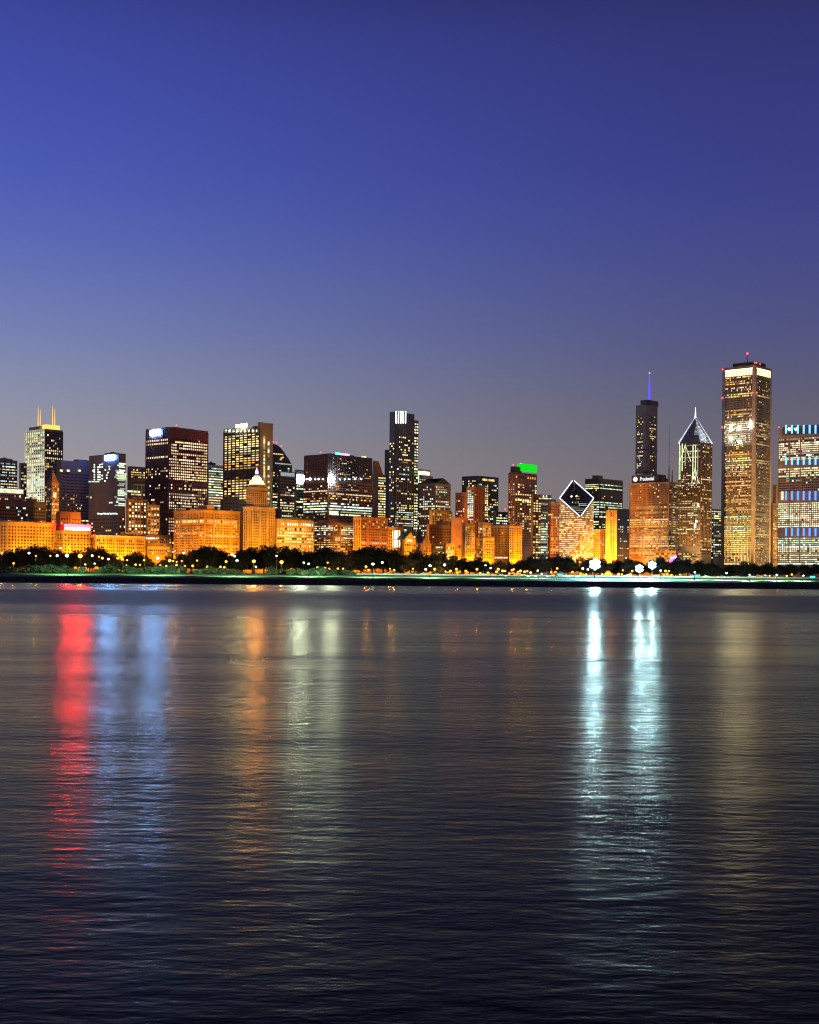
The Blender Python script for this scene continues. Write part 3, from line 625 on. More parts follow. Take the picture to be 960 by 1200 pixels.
# middle front row
B = frow('orange_warehouse','square orange floodlit building with a bright left corner and deep cornice',415,422.5,454,605.5,'brick',-5)
B.block(); B.cornice(607,1.6,1.2); B.fac('R',609,650,14,13,.5,.5,.09,.03,'op'); B.fac('L',609,650,4,13,.4,.5,.08,0,'yo'); B.piers('L',4,607,650,1,.5,m=M['buff']); flood(B,'R',.22,2,50); flood(B,'L',.55,1,45); B.done('the square bright-cornered building')
B = frow('white_window_building','small orange building with one tall brilliant white window bay',452,455,473,618,'tan',10)
B.block(); B.fac('R',620,650,8,8,.5,.55,.15,0,'o'); 
for i in range(6):
    for j in range(3): B.atpx('R',461.5+j*3,623.5+i*3.2,4.5,4.0,'p2')
flood(B,'R',.16,1,40); B.done('the white window bay')
B = frow('gable_house','small orange floodlit building with a steep gable and glowing gable window',472,474,487,632,'buff',-10)
B.block(par=0); pts=[(-.5,B.H),(B.R+.5,B.H),(B.R*.5,B.zr(480,623.5))]; b=MB(); b.mesh([(x,-.4,z) for x,z in pts]+[(x,B.L+10,z) for x,z in pts],[(0,1,2),(3,5,4),(0,3,4,1)],M['buff']); b.mesh([(pts[1][0],-.5,pts[1][1]),(pts[1][0],B.L+10,pts[1][1]),(pts[2][0],B.L+10,pts[2][1]+.1),(pts[2][0],-.5,pts[2][1]+.1)],[(0,1,2,3)],M['slate']); b.mesh([(pts[0][0],-.5,pts[0][1]),(pts[0][0],B.L+10,pts[0][1]),(pts[2][0],B.L+10,pts[2][1]+.1),(pts[2][0],-.5,pts[2][1]+.1)],[(3,2,1,0)],M['slate']); b.build('gable_roof',B.o)
for q,yy in ((478,633.5),(480,633),(482,634),(480,630)): B.atpx('R',q,yy,3.2,2.4,'p2')
B.fac('R',637,652,6,4,.5,.6,.1,0,'o'); flood(B,'R',.24,1,32); B.done('the small gabled house')
B = frow('mansard_wing','dark steep-roofed wing between the gable and the pyramid turret',486.5,488,495,636,'stone',25)
B.block(par=0); b=MB(); b.frust((0,B.R,0,B.L),(.1*B.R,.9*B.R,.3*B.L,.7*B.L),B.H,B.z(622),M['slate']); b.build('mansard_roof',B.o); B.fac('R',638,650,4,4,.5,.6,.1,0,'o'); flood(B,'R',.08,1,35); B.done()
B = frow('turret_house','orange floodlit turret with a pointed pyramid roof and corner pinnacles',493,496.5,507,638,'tan',-5)
B.block(par=.5); b=MB(); b.frust((.05*B.R,.85*B.R,.05*B.L,.85*B.L),(.42*B.R,.44*B.R,.42*B.L,.44*B.L),B.H+.5,B.z(624),M['tan']); b.build('pyramid_roof',B.o)
for fx,fy in ((.04,.04),(.94,.04),(.04,.94)):
    b=MB(); b.cyl(fx*B.R,fy*B.L,.9,.1,B.H+.5,B.H+5,M['tan'],6); b.build('pinnacle',B.o)
B.fac('R',641,654,5,4,.45,.6,.05,0,'o'); B.fac('L',641,654,3,4,.45,.6,.05,0,'o'); flood(B,'R',.24,1,32); flood(B,'L',.15,1,32); 
b=MB(); b.ball((B.R*.95,-1,B.H-2),.9,E['pink'],8,5); b.build('wall_lamp',B.o); B.done('the pyramid-roofed turret')
B = Bld('brown_block','plain dark brown block behind the pyramid turret','building',500,503,529,615,1800,'brown')
B.block(); B.fac('R',618,650,9,10,.5,.4,.05,0,'w'); B.plant((.4,.9,.2,.7),6,M['black']); B.done()
B = frow('low_dark_building','low dark building with three small white windows',505,508,523,640,'dark',-10)
B.block(); 
for q in (512,514.5,517.5): B.atpx('R',q,641.5,2.6,1.6,'c2')
B.fac('R',643,652,6,3,.6,.4,.05,0,'w'); B.done()
B = frow('cream_house','small cream floodlit house with bright square windows between darker blocks',520.5,522.5,532.5,637.5,'buff',-15)
B.block(); B.cornice(638.5,.8,.6); B.fac('R',640,653,4,3,.5,.55,.45,.2,'py',bright=.4); flood(B,'R',.28,1,30); B.done('the small cream house')
B = frow('low_orange_wing','low plain orange wing right of the small cream house',532,534,544,643.5,'tan',-10)
B.block(); B.fac('R',645,653,6,3,.5,.5,.05,0,'o'); flood(B,'R',.22,1,30); B.done()
B = Bld('brown_tower_base','dark brown stepped block left below the crenellated tower','building',529,541,549,607,1790,'brick')
B.block(); B.fac('R',609,650,4,14,.4,.4,.06,0,'o'); flood(B,'L',.05,1,50); B.done()
B = Bld('crenellated_tower', 'orange-brown tower with a crenellated top and a bright green-white window strip', 'skyscraper', 533.5, 556, 567.5, 570, 1840, 'brick')
B.block(577,(0,1,.42,1),name='lower_wall'); B.block(571,(0,1,0,.42)); 
for i in range(5): B.boxpart('merlon',(.02+.2*i,.12+.2*i,0,.08),568,571,M['tan'])
B.fac('L',574,612,3,17,.8,.55,.85,.4,'gcc',pa=.06,pb=.36,bright=.4); B.fac('L',580,640,4,24,.45,.5,.3,0,'yo',pa=.5); B.fac('R',576,640,5,28,.45,.5,.05,0,'o'); B.piers('R',3,571,640,1.2,.6); flood(B,'R',.06,1,110); flood(B,'L',.09,1,110); B.done('the crenellated brown tower')
B = Bld('yellow_window_tower', 'black flat-topped tower with a central strip of yellow windows', 'skyscraper', 541, 560, 584, 558, 2080, 'black')
B.block(); B.fac('R',560,563,10,1,.75,.8,.7,.7,'y',bright=.3,pb=.8,pa=.2); B.fac('R',566,640,12,26,.6,.5,.25,.05,'ycw'); B.fac('R',568,604,2,13,.7,.6,.9,.8,'y',pa=.3,pb=.5); B.fac('L',562,640,8,28,.6,.5,.2,.03,'yw'); B.done('the yellow-windowed black tower')
B = Bld('teal_glass_block','low teal glass block with a red beacon left of the green-topped tower','building',578,581,597,600,1950,'blueglass')
B.block(); B.fac('R',602,640,7,12,.75,.5,.35,.1,'cbg'); b=MB(); b.tube((B.x(592.5),1,B.H),(B.x(592.5),1,B.zr(592.5,598)),.3,M['pale']); b.ball((B.x(592.5),1,B.zr(592.5,596.8)),1.1,E['red'],8,5); b.build('beacon_light',B.o); B.done()
B = frow('orange_shaft','slim orange floodlit shaft with vertical piers left of the stepped block',542.5,545,556,614,'buff',-20)
B.block(); B.piers('R',4,615,650,.8,.5); B.fac('R',617,652,4,14,.45,.5,.2,0,'yo'); B.cornice(616,.8,.6); flood(B,'R',.20,1,45); B.done('the slim orange shaft')
B = frow('stepped_block','stepped orange floodlit block with a square tower on its roof',554.5,566,579,630,'buff',-25)
B.block(); f1=(.0,.75,.05,.5); B.block(613,f1,ybot=630,name='upper_wall'); B.cornice(615.5,.8,.6,f1); B.cornice(631,.8,.6)
B.fac('R',633,655,6,7,.45,.5,.12,0,'yo'); B.fac('L',633,655,6,7,.45,.5,.12,0,'yo'); B.fac('R',618,628,3,3,.45,.5,.3,0,'yp',f=f1); B.fac('L',618,628,3,3,.5,.6,.5,0,'yp',f=f1); flood(B,'R',.26,1,42); flood(B,'L',.20,1,42); B.done('the stepped orange block')
B = frow('two_tone_block','square block with a dark left side and a bright yellow gridded right side',576,597,611.5,616,'tan',-30)
B.block(); B.fac('R',618,655,7,14,.5,.55,.03,0,'y'); B.fac('L',618,655,12,14,.5,.5,.03,0,'o'); B.piers('R',7,617,655,.7,.4,m=M['buff']); B.cornice(617,1,.7)
for q in range(6): B.atpx('L',581+q*2.6,653.5,2.4,1.9,'p2')
flood(B,'R',.30,1,48); flood(B,'L',.03,1,48); B.done('the two-tone block')
# green topped tower
B = Bld('green_topped_tower', 'brown tower crowned by a glowing bright green rooftop screen', 'skyscraper', 596, 603, 628.5, 554, 1930, 'brick')
B.block(); B.block(547,(.03,.35,.15,.85),ybot=554,name='roof_plant',m=M['black'])
b=MB(); b.box(B.x(611,549),B.x(629,549),-.5,B.L*.6,B.zr(620,552.6),B.zr(620,544),E['green']); tag(b.build('green_screen',B.o),'bright green lit rooftop screen'); 
B.cornice(556,1.5,1); B.fac('R',557,560,9,1,.5,.8,.4,.2,'yo',bright=.3); B.fac('R',566,640,9,26,.6,.5,.26,.04,'ywg'); B.fac('L',560,640,4,27,.7,.45,.55,.1,'yo'); B.fac('R',566,650,1,30,.8,.55,.75,.1,'wp',pa=.92,pb=1,bright=.5); B.fac('R',584,587,7,1,.8,.6,.95,1,'y',pb=.8)
B.piers('R',9,556,650,.9,.5); B.piers('L',3,556,650,1.2,.6,m=M['tan']); B.beacons([(0,.3,B.z(545)),(.35,.3,B.z(542.5)),(1,.1,B.z(544))]); flood(B,'R',.04,1,140); flood(B,'L',.07,1,140); B.done('the green-topped tower')
B = Bld('amber_strip_tower','slim amber lit tower beside the green-topped tower','building',622,624.5,634,580,1900,'tan')
B.block(); B.fac('R',582,655,3,24,.6,.5,.5,0,'yw',bright=.4); flood(B,'R',.06,1,90); B.done()
B = Bld('pale_flats','pale greenish apartment tower with white ribbon windows','building',631,633.5,646,580,1980,'grey')
B.block(); B.fac('R',582,612,6,9,.8,.4,.25,.15,'wg'); B.fac('R',612,655,6,14,.9,.5,.6,.4,'ggc'); 
for q in (637,640.5): B.atpx('R',q,581.5,3,2,'p2')
flood(B,'R',.03,1,100,(1,.9,.6)); B.done('the pale apartment tower')
B = Bld('red_brick_tower','dark red brick tower left of the diamond-roofed tower','building',642,645.5,657,588,1880,'brick')
B.block(); B.cornice(589.5,1.2,.8,m=M['buff']); B.fac('R',592,655,6,20,.5,.45,.3,0,'wp'); B.fac('L',592,655,2,20,.5,.45,.2,0,'wo'); b=MB(); b.box(2,B.R*.7,3,8,B.H+.8,B.H+4,M['copper']); b.build('roof_plant',B.o); flood(B,'R',.05,1,90,aim=.15); B.done()
# diamond tower
B = Bld('diamond_tower', 'golden banded tower whose sloping roof is a white-outlined glass diamond', 'skyscraper', 655.5, 680, 695.5, 606, 1870, 'tan')
zs=[B.z(606),B.zr(695.5,584),0,B.zl(655.5,584)]; zs[2]=zs[1]+zs[3]-zs[0]
P4=[(0,0),(B.R,0),(B.R,B.L),(0,B.L)]
b=MB(); b.prism(P4,0,0,M['tan'],ztop=zs); b.build('wall',B.o)
nrm=(Vector((B.R,0,zs[1]-zs[0])).cross(Vector((0,B.L,zs[3]-zs[0])))).normalized()
def onroof(u,v,h=.0): return Vector((u*B.R,v*B.L,zs[0]+u*(zs[1]-zs[0])+v*(zs[3]-zs[0])))+nrm*h
b=MB(); b.face([onroof(.02,.02,.3),onroof(.98,.02,.3),onroof(.98,.98,.3),onroof(.02,.98,.3)],M['blueglass']); b.build('diamond_roof',B.o)
for a_,c_ in (((0.06,0),(1,0)),((1,0),(1,.94)),((.94,1),(0,1)),((0,1),(0,.02))):
    b=MB(); b.tube(onroof(*a_,.7),onroof(*c_,.7),.52,E['tube'],8); b.build('light_tube',B.o)
b=MB()
for i in range(1,17):
    k=i/17*2; a_=(min(k,1),max(0,k-1)); c_=(max(0,k-1),min(k,1)); b.tube(onroof(a_[0]*.96+.02,a_[1]*.96+.02,.45),onroof(c_[0]*.96+.02,c_[1]*.96+.02,.45),.22,M['steel'],4)
tag(b.build('roof_louvres',B.o),'thin steel louvre lines across the glass roof')
for k,f0,f1,key in ((.42,.05,.95,'b0'),(.62,.1,.45,'g1'),(.70,.15,.5,'g0'),(.34,.2,.8,'g0'),(.52,.55,.9,'y0'),(.24,.2,.75,'b0')):
    p_=onroof(k,0,.5); q_=onroof(0,k,.5); b=MB(); b.tube(p_.lerp(q_,f0),p_.lerp(q_,f1),.42,WL[key],4); b.build('roof_strip_light',B.o)
b=MB(); b.tube(onroof(.05,.05,.5),onroof(.72,.72,.5),.35,M['black'],5); b.build('roof_split',B.o)
b=MB(); b.tube(onroof(.93,.93,.6),onroof(.7,.72,.6),.5,M['pale'],6); b.build('roof_ridge',B.o)
for (u0,u1,v0,v1,k) in ((.36,.45,.66,.72,'p2'),(.52,.60,.52,.58,'p2'),(.46,.50,.46,.5,'w1'),(.22,.27,.52,.55,'g1'),(.3,.36,.42,.45,'g0'),(.40,.44,.36,.4,'w1'),(.3,.42,.28,.30,'g0'),(.52,.56,.40,.44,'g0'),(.26,.30,.22,.26,'y0'),(.6,.64,.46,.49,'w0')):
    b=MB(); b.face([onroof(u0,v0,.4),onroof(u1,v0,.4),onroof(u1,v1,.4),onroof(u0,v1,.4)],WL[k]); b.build('roof_window',B.o)
for i in range(21):
    yy=609+i*2.3
    for fc in 'LR':
        n_=10 if fc=='L' else 7
        for j in range(n_):
            if RND.random()<.82: B.win(fc,(j+.5)/n_*(B.L if fc=='L' else B.R),B.z(yy),(B.L if fc=='L' else B.R)/n_*.95,1.5,RND.choice(('y1','w1','y0','p1','w1','y2')),0,0)
for i in range(9):
    yy=606-i*2.3
    for fc in 'LR':
        ln=B.L if fc=='L' else B.R; n_=12
        for j in range(n_):
            t=(j+.5)/n_
            top=zs[0]+t*((zs[3] if fc=='L' else zs[1])-zs[0])
            if B.z(yy)<top-3.2: B.win(fc,t*ln,B.z(yy),ln/n_*.95,1.5,RND.choice(('y1','w0','y0','p1')),0,0)
flood(B,'L',.02,1,90,(1,.5,.12)); flood(B,'R',.02,1,90,(1,.5,.12)); B.done('the diamond-roofed tower')
B = Bld('black_banded_tower', 'black steel tower with broad white lit floors near its flat top', 'skyscraper', 685.5, 702, 729.5, 561, 2120, 'black')
B.block(); B.block(557.5,(0,.2,.1,.5),ybot=561,name='roof_plant',m=M['black']); B.piers('R',16,562,640,.4,.3); B.piers('L',12,562,640,.4,.3)
for fc,n_ in (('R',16),('L',12)): B.fac(fc,566.5,573,n_,3,.85,.5,.55,.5,'ggcw',bright=.3); B.fac(fc,573,587,n_,6,.8,.45,.02,0,'w'); B.fac(fc,587,604,n_,6,.85,.45,.55,.4,'gcc',bright=.3); B.fac(fc,604,640,n_,12,.85,.4,.3,.3,'gg')
B.done('the black banded tower')
B = Bld('brown_low_tower','brown low block at the foot of the black banded tower','building',694,703,712,621,1890,'tan')
B.block(); B.fac('R',624,655,4,12,.5,.5,.12,0,'w'); B.fac('L',624,655,4,12,.5,.5,.12,0,'cw'); flood(B,'R',.05,1,70); B.done()
B = Bld('orange_slab', 'slender slab with a bright orange left face and dark right side', 'building', 711, 723.5, 737, 598, 1860, 'buff')
B.block(596.5,(0,1,0,.05),m=M['dark'],name='side_wall'); B.block(598,(-.01,1,.05,1)); B.fac('L',600,655,3,20,.5,.5,.12,0,'yw',f=(-.01,1,.05,1),pa=.25,pb=.75); B.piers('L',3,598,655,1.6,.9,(-.01,1,.05,1))
flood(B,'L',.045,1,80); flood(B,'L',.05,1,130,aim=.75)
b=MB(); b.box(.02,B.R,-.4,-.02,0,B.z(596.6),M['dark']); b.build('dark_cladding',B.o)
for w_ in range(1): pass
k0=len(B.wins); B.fac('R',599,655,6,20,.6,.45,.22,.03,'wc',dark=False)
B.wins[k0:]=[(w[0],w[1],w[2],w[3],w[4],w[5],-.5,0) for w in B.wins[k0:]]
B.done('the slender orange slab')
# sign tower
B = Bld('sign_tower', 'broad orange lit slab with a lettered blue-white sign on its dark penthouse', 'skyscraper', 737.5, 784, 794.5, 565, 1960, 'tan')
B.block(); B.piers('L',30,566,655,.45,.4); B.piers('R',10,566,655,.6,.4,m=M['grey'])
for (ya,yb,nf,p_,q_) in ((566.5,592,11,.05,0),(592,596,1,.4,.6),(596,610,5,.1,.1),(610,638,11,.4,.2),(638,641,1,1,1),(641,655,5,.15,0)):
    B.fac('L',ya,yb,30,nf,.6,.5,p_,q_,'ywy',bright=.35,run=.9); B.fac('R',ya,yb,8,nf,.6,.5,min(.5,p_+.15),q_,'yw')
B.block(555,(.1,.9,.28,.97),ybot=564,name='penthouse',m=M['black'],par=0)
x0,x1,y0,y1=B.fr((.1,.9,.28,.97))
fc_=bpy.data.curves.new('sign_letters','FONT'); fc_.body='Prudential'; fc_.size=1; fc_.extrude=.02; fc_.offset=.012; fc_.align_x='CENTER'; fc_.align_y='CENTER'
ft=bpy.data.objects.new('sign_letters',fc_); COL.objects.link(ft); ft.parent=B.o; fc_.materials.append(E['lettersoft'])
B.zs=B.z(559.6)
def ypen(px): # local y on the penthouse face (x = x0)
    t=ray(px,560)[0]; Xc=B.X+SN*x0; Yc=B.D+CS*x0; return (Xc-t*Yc)/(CS+t*SN)
yl,yr_=ypen(748.5),ypen(768.5); wid=yl-yr_
fc_.size=wid/4.9
ft.location=(x0-.4,(yl+yr_)/2,B.zs-.3); ft.rotation_euler=(R(90),0,R(-90)); ft.scale=(1,1.25,1)
bpy.context.view_layer.update()
me_=bpy.data.meshes.new_from_object(ft); ft2=bpy.data.objects.new('sign_letters',me_); COL.objects.link(ft2); ft2.parent=B.o; ft2.location=ft.location; ft2.rotation_euler=ft.rotation_euler; ft2.scale=ft.scale
bpy.data.objects.remove(ft); ft2.name='sign_letters'
b=MB(); c_=(x0-.3,ypen(744.8),B.zs)
b.mesh([(c_[0],c_[1],c_[2])]+[(c_[0],c_[1]+3.4*math.cos(a*math.pi/10),c_[2]+3.4*math.sin(a*math.pi/10)) for a in range(20)],[(0,1+(i+1)%20,1+i) for i in range(20)],E['letters']); b.build('sign_emblem',B.o)
b=MB(); b.tube((.5*B.R,.12*B.L,B.H),(.5*B.R,.12*B.L,B.z(545)),1.6,M['steel'],6,1.0); b.tube((.5*B.R,.12*B.L,B.z(545)),(.5*B.R,.12*B.L,B.z(495)),.6,M['steel'],6,.25); b.build('antenna',B.o)
b=MB(); b.tube((.5*B.R,.04*B.L,B.H),(.5*B.R,.04*B.L,B.z(550)),1.1,M['tan'],6,.8); b.build('antenna',B.o)
b=MB()
for k in range(4): b.tube((.3*B.R,(.15+.03*k)*B.L,B.H),(.35*B.R,(.2+.02*k)*B.L,B.z(556)),.4,M['brown'],5)
b.box(.2*B.R,.6*B.R,.16*B.L,.24*B.L,B.H,B.z(560),M['brown']); b.build('roof_plant',B.o)
flood(B,'L',.10,2,110,(1,.33,.02)); flood(B,'L',.10,2,170,(1,.33,.02),aim=.8); flood(B,'R',.03,1,90,(1,.6,.25)); B.done('the lettered orange slab')
B = Bld('podium_block','long low amber podium block with ribbon windows at the foot of the slab','building',766,792,822,646,1880,'tan')
B.block(); B.fac('R',647.5,656,14,3,.8,.45,.3,.4,'yw'); B.fac('L',647.5,656,12,3,.8,.45,.5,.4,'yw',bright=.4); flood(B,'R',.05,1,50,(1,.6,.25)); flood(B,'L',.14,1,50); B.done()
# stepped tower with blue spire
B = Bld('blue_spire_tower', 'tall grey rounded glass tower with a glowing blue spire', 'skyscraper', 742.5, 757, 772, 474, 2500, 'towergrey')
def rounded(f,y1,y0,name,m):
    x0,x1,y0_,y1_=B.fr(f); r=min(x1-x0,y1_-y0_)*.3; poly=[]
    for (cx,cy,a0) in ((x0+r,y0_+r,180),(x1-r,y0_+r,270),(x1-r,y1_-r,0),(x0+r,y1_-r,90)):
        for k in range(5): a=R(a0+22.5*k); poly.append((cx+r*math.cos(a),cy+r*math.sin(a)))
    b=MB(); b.prism(poly,0 if y0 is None else B.z(y0),B.z(y1),m); b.build(name,B.o)
rounded((0,1,0,1),474,None,'wall',M['towergrey']); rounded((.1,1,-.02,.7),468,474,'upper_wall',M['dark']); rounded((.0,1.12,.02,.98),556,None,'lower_wall',M['towergrey'])
rounded((-.01,1.01,-.01,1.01),526,527.5,'setback_band',M['dark']); rounded((-.01,1.01,-.01,1.01),552,555,'setback_band',M['dark'])
B.fac('L',486,556,7,30,.8,.4,.18,.06,'yw',pa=.26,pb=.74,bright=.35); B.fac('R',486,556,7,30,.8,.4,.16,.04,'yw',pa=.26,pb=.74,bright=.35); B.fac('R',490,560,5,30,.8,.35,.02,0,'w',pa=.3,pb=.7)
z_=B.z(468); cx,cy=.5*B.R,.3*B.L
b=MB(); b.tube((cx,cy,z_),(cx,cy,B.z(451)),2.3,E['violet'],8,1.8); b.tube((cx,cy,B.z(451)),(cx,cy,B.z(436)),1.7,E['violet'],8,.9); b.build('spire',B.o)
b=MB(); b.ball((cx,cy,B.z(435)),1.3,E['pink'],8,5); b.build('beacon_light',B.o); B.done('the blue-spired tower')
# pointed tower
B = Bld('pointed_tower', 'tall tower with lit white chevrons rising to a pointed peak and needle', 'skyscraper', 794.5, 821, 834, 518, 2020, 'granite')
B.wall=M['dark']; B.block(par=0)
cx,cy=.5*B.R,.5*B.L; zt=B.z(486.5)
b=MB(); e_=[(0,0),(B.R,0),(B.R,B.L),(0,B.L)]
b.frust((0,B.R,0,B.L),(.47*B.R,.53*B.R,.47*B.L,.53*B.L),B.H,zt,M['towergrey']); b.build('peak_roof',B.o)
b=MB(); b.tube((cx,cy,zt),(cx,cy,B.z(475)),1.1,E['letters'],8,.3); b.tube((cx,cy,zt-4),(cx,cy,zt+3),2.4,WL['b2'],8,.8); b.build('needle',B.o)
ap=Vector((cx,cy,zt))
def hip(c,t,o=.0): p_=Vector((c[0]*B.R,c[1]*B.L,B.H)); q_=p_.lerp(ap,t); return q_+Vector((-o,-o,0))
for c_,k in (((0,1),'b1'),((1,0),'b1'),((0,0),'b0')):
    b=MB(); b.tube(hip(c_,0,.3),hip(c_,.97,.3),1.15,WL[k],6,.8); b.build('edge_light',B.o)
for k in range(17):
    t=.06+.88*k/17; w_=min(1,(1-t)*1.1+.1)*(1 if t>.35 else .35+t*1.8)
    a_=hip((0,0),t,.5); r_=hip((1,0),t,.5); l_=hip((0,1),t,.5)
    b=MB(); b.tube(a_,a_.lerp(r_,.95*w_),.55,WL['b1'],5); b.build('light_slat',B.o)
    if t>.3: b=MB(); b.tube(a_,a_.lerp(l_,.42*w_),.5,WL['b0'],5); b.build('light_slat',B.o)
for (qa,ya,qb,yb) in ((797,541,803.5,522),(803.5,522,810,541),(811,566,815,548),(815,548,819,566)):
    b=MB(); b.tube((-.9,B.y(qa,ya),B.zl(qa,ya)),(-.9,B.y(qb,yb),B.zl(qb,yb)),.6,WL['g1'],5); b.build('chevron_light',B.o)
lit_s=[('L',.08,.92),('R',.1,.9)]
B.piers('L',14,518,640,.5,.5,m=M['brown']); B.piers('R',8,518,640,.5,.5,m=M['brown'])
B.fac('L',520,560,14,17,.55,.5,.15,.1,'gyw'); B.fac('L',560,640,14,34,.6,.5,.3,.1,'gwy'); B.fac('R',520,650,7,52,.7,.45,.2,.1,'yw')
B.rect('L',796,797,519,562,WL['g1'],'edge_light',.5)
for (q,y0_,y1_,k) in ((800,520,552,'g1'),(803.5,520,546,'g0'),(812.5,522,561,'g1'),(815.5,522,563,'p1'),(818,525,556,'g0'),(797.8,522,562,'g0')):
    B.rect('L',q-.5,q+.5,y0_,y1_,WL[k],'light_fin',.5,.3)
for (q,y,hh) in ((812.5,559,3),(813.5,560,3),(818.5,592,4),(815,616,5),(816.5,611,3)):
    B.rect('L',q-1.2,q+1.2,y-hh/2,y+hh/2,WL['p2'],'lit_niche',.5,.6)
f3=(-.01,.3,1.0,1.35); B.block(567,f3,name='side_wing',m=M['dark']); B.fac('L',600,640,7,18,.75,.5,.6,.2,'ggc',f=f3); B.fac('L',570,600,7,13,.7,.5,.15,.1,'gy',f=f3)
flood(B,'L',.012,1,120,(1,.85,.55)); B.done('the pointed tower')
B = Bld('dark_gap_block','dark low block with white windows between the pointed and tallest towers','building',831,836,851,597,2200,'black')
B.block(); B.fac('R',598,655,9,22,.75,.5,.35,.15,'gcwy',bright=.25); B.fac('L',598,655,4,22,.75,.5,.35,.15,'gcw'); B.done()
# tallest tower
B = Bld('ribbed_tower', 'tallest golden ribbed tower with a glowing crown and red corner beacons', 'skyscraper', 846.5, 884, 903, 428, 2060, 'granite')
B.block(); 
cw=3.6
b=MB()
for (fx,fy) in ((0,0),(1,0),(0,1)):
    x,y=fx*B.R,fy*B.L; b.box(x-(.8 if fx==0 else cw),x+(.8 if fx else cw),y-(.8 if fy==0 else cw),y+(.8 if fy else cw),0,B.H+.6,M['granite2'])
b.build('corner_pier',B.o)
B.piers('L',19,428.5,660,.75,.35,(0,1,.07,.93)); B.piers('R',16,428.5,660,.7,.35,(.08,.94,0,1),m=M['grey'])
for (ya,yb,nf,p_,q_,cols_) in ((439,459,8,.3,.05,'yow'),(459,464,2,.2,.8,'y'),(464,478,6,.12,0,'yo'),(478,490,5,.3,.25,'yo'),(490,494,2,.4,.2,'y'),(494,521,11,.85,.7,'ggp'),(521,535,6,.3,.3,'yo'),(535,548,5,.5,.6,'yyg'),(548,596,20,.32,.2,'yo'),(596,598,1,1,1,'y'),(598,604,2,.2,.2,'y'),(604,632,12,.75,.4,'ygy'),(632,662,13,.7,.4,'yy')):
    B.fac('L',ya,yb,19,nf,.74,.52,p_,q_,cols_,f=(0,1,.07,.93),bright=.55,run=.8); B.fac('R',ya,yb,16,nf,.6,.5,p_*.45,q_*.35,'yw',f=(.08,.94,0,1),bright=.05)
for (q,yy) in ((857,499),(857,503),(867,501.5),(880,495),(880,500),(857,514),(867,518)): (lambda b_: (b_.ball((-.6,B.y(q,yy),B.zl(q,yy)),1.2,E['streaklamp'],8,5), b_.build('streak_lamp',B.o)))(MB()); B.atpx('L',q,yy+1,5,3,'c2')  # added glowing balls over bright windows, for the tower's streak on the water
b=MB(); b.box(-.6,-.1,B.L*.07,B.L*.93,B.z(438.5),B.z(430.5),E['crown']); b.build('lit_crown',B.o)
b=MB(); b.box(B.R*.08,B.R*.94,-.6,-.1,B.z(438.5),B.z(430.5),E['crown']); b.build('lit_crown',B.o)
b=MB()
for i in range(20): yv=B.L*(.07+.86*i/19); b.box(-.9,-.62,yv-.42,yv+.42,B.z(438.5),B.z(431.5),M['granite'])
for i in range(17): xv=B.R*(.08+.86*i/16); b.box(xv-.42,xv+.42,-.9,-.62,B.z(438.5),B.z(431.5),M['granite'])
b.build('crown_ribs',B.o)
B.block(422,(.2,.85,.1,.8),ybot=428,name='roof_plant',m=M['brown'],par=0)
b=MB(); b.tube((.5*B.R,.5*B.L,B.z(422)),(.5*B.R,.5*B.L,B.z(411)),.7,M['redsteel'],6,.4); b.ball((.5*B.R,.5*B.L,B.z(409.5)),1.6,E['red'],8,5); b.build('antenna',B.o)
b=MB(); pts=[]
for (x,y,yy) in ((-.9,B.L,429),(-.9,.0,425),(3,-.9,425),(-1.5,B.L,463),(-1.5,.06*B.L,460),(.06*B.R,-1.5,460),(-1.5,B.L,498),(B.R*.3,0,425)):
    b=MB(); b.ball((x,y,B.z(yy)),1.15,E['red'],8,5); b.build('beacon_light',B.o)
flood(B,'L',.12,1,150,(1,.50,.12)); flood(B,'L',.04,1,230,(1,.36,.1),aim=.7); flood(B,'R',.10,1,150,(1,.55,.16),aim=.3); flood(B,'R',.015,1,230,(1,.6,.3),aim=.6); B.done('the tallest golden ribbed tower')
B = Bld('amber_slim_tower','slim amber tower in the gap right of the tallest tower','building',902,906,914,568,2150,'tan')
B.block(590); B.block(568,(.4,1,0,1),ybot=590,name='upper_wall'); B.fac('R',592,660,4,26,.5,.5,.5,0,'yow',bright=.3); flood(B,'R',.06,1,110,(1,.55,.15)); B.done()
B = Bld('blue_fin_tower', 'broad office tower with rows of blue light fins at the right edge', 'skyscraper', 912, 992, 1004, 497.5, 1880, 'redsteel')
B.wall=M['towergrey']; B.block()
def fins(y0,y1,m,k0=0):
    for i in range(11):
        q=921.5+i*6.9; b=MB(); b.box(-.9,-.1,B.y(q+.9,y0),B.y(q-.9,y0),B.zl(q,y1),B.zl(q,y0),m); b.build('light_fin',B.o)
B.rect('L',917,990,497.8,508,M['dark'],'fin_panel',.06,.02)
fins(498,508,E['bluefin2']); fins(536,544.5,E['bluefin2']); fins(575.5,586,E['bluefin']); fins(619,628,E['bluefin'])
z_=lambda q,y:B.zl(q,y)
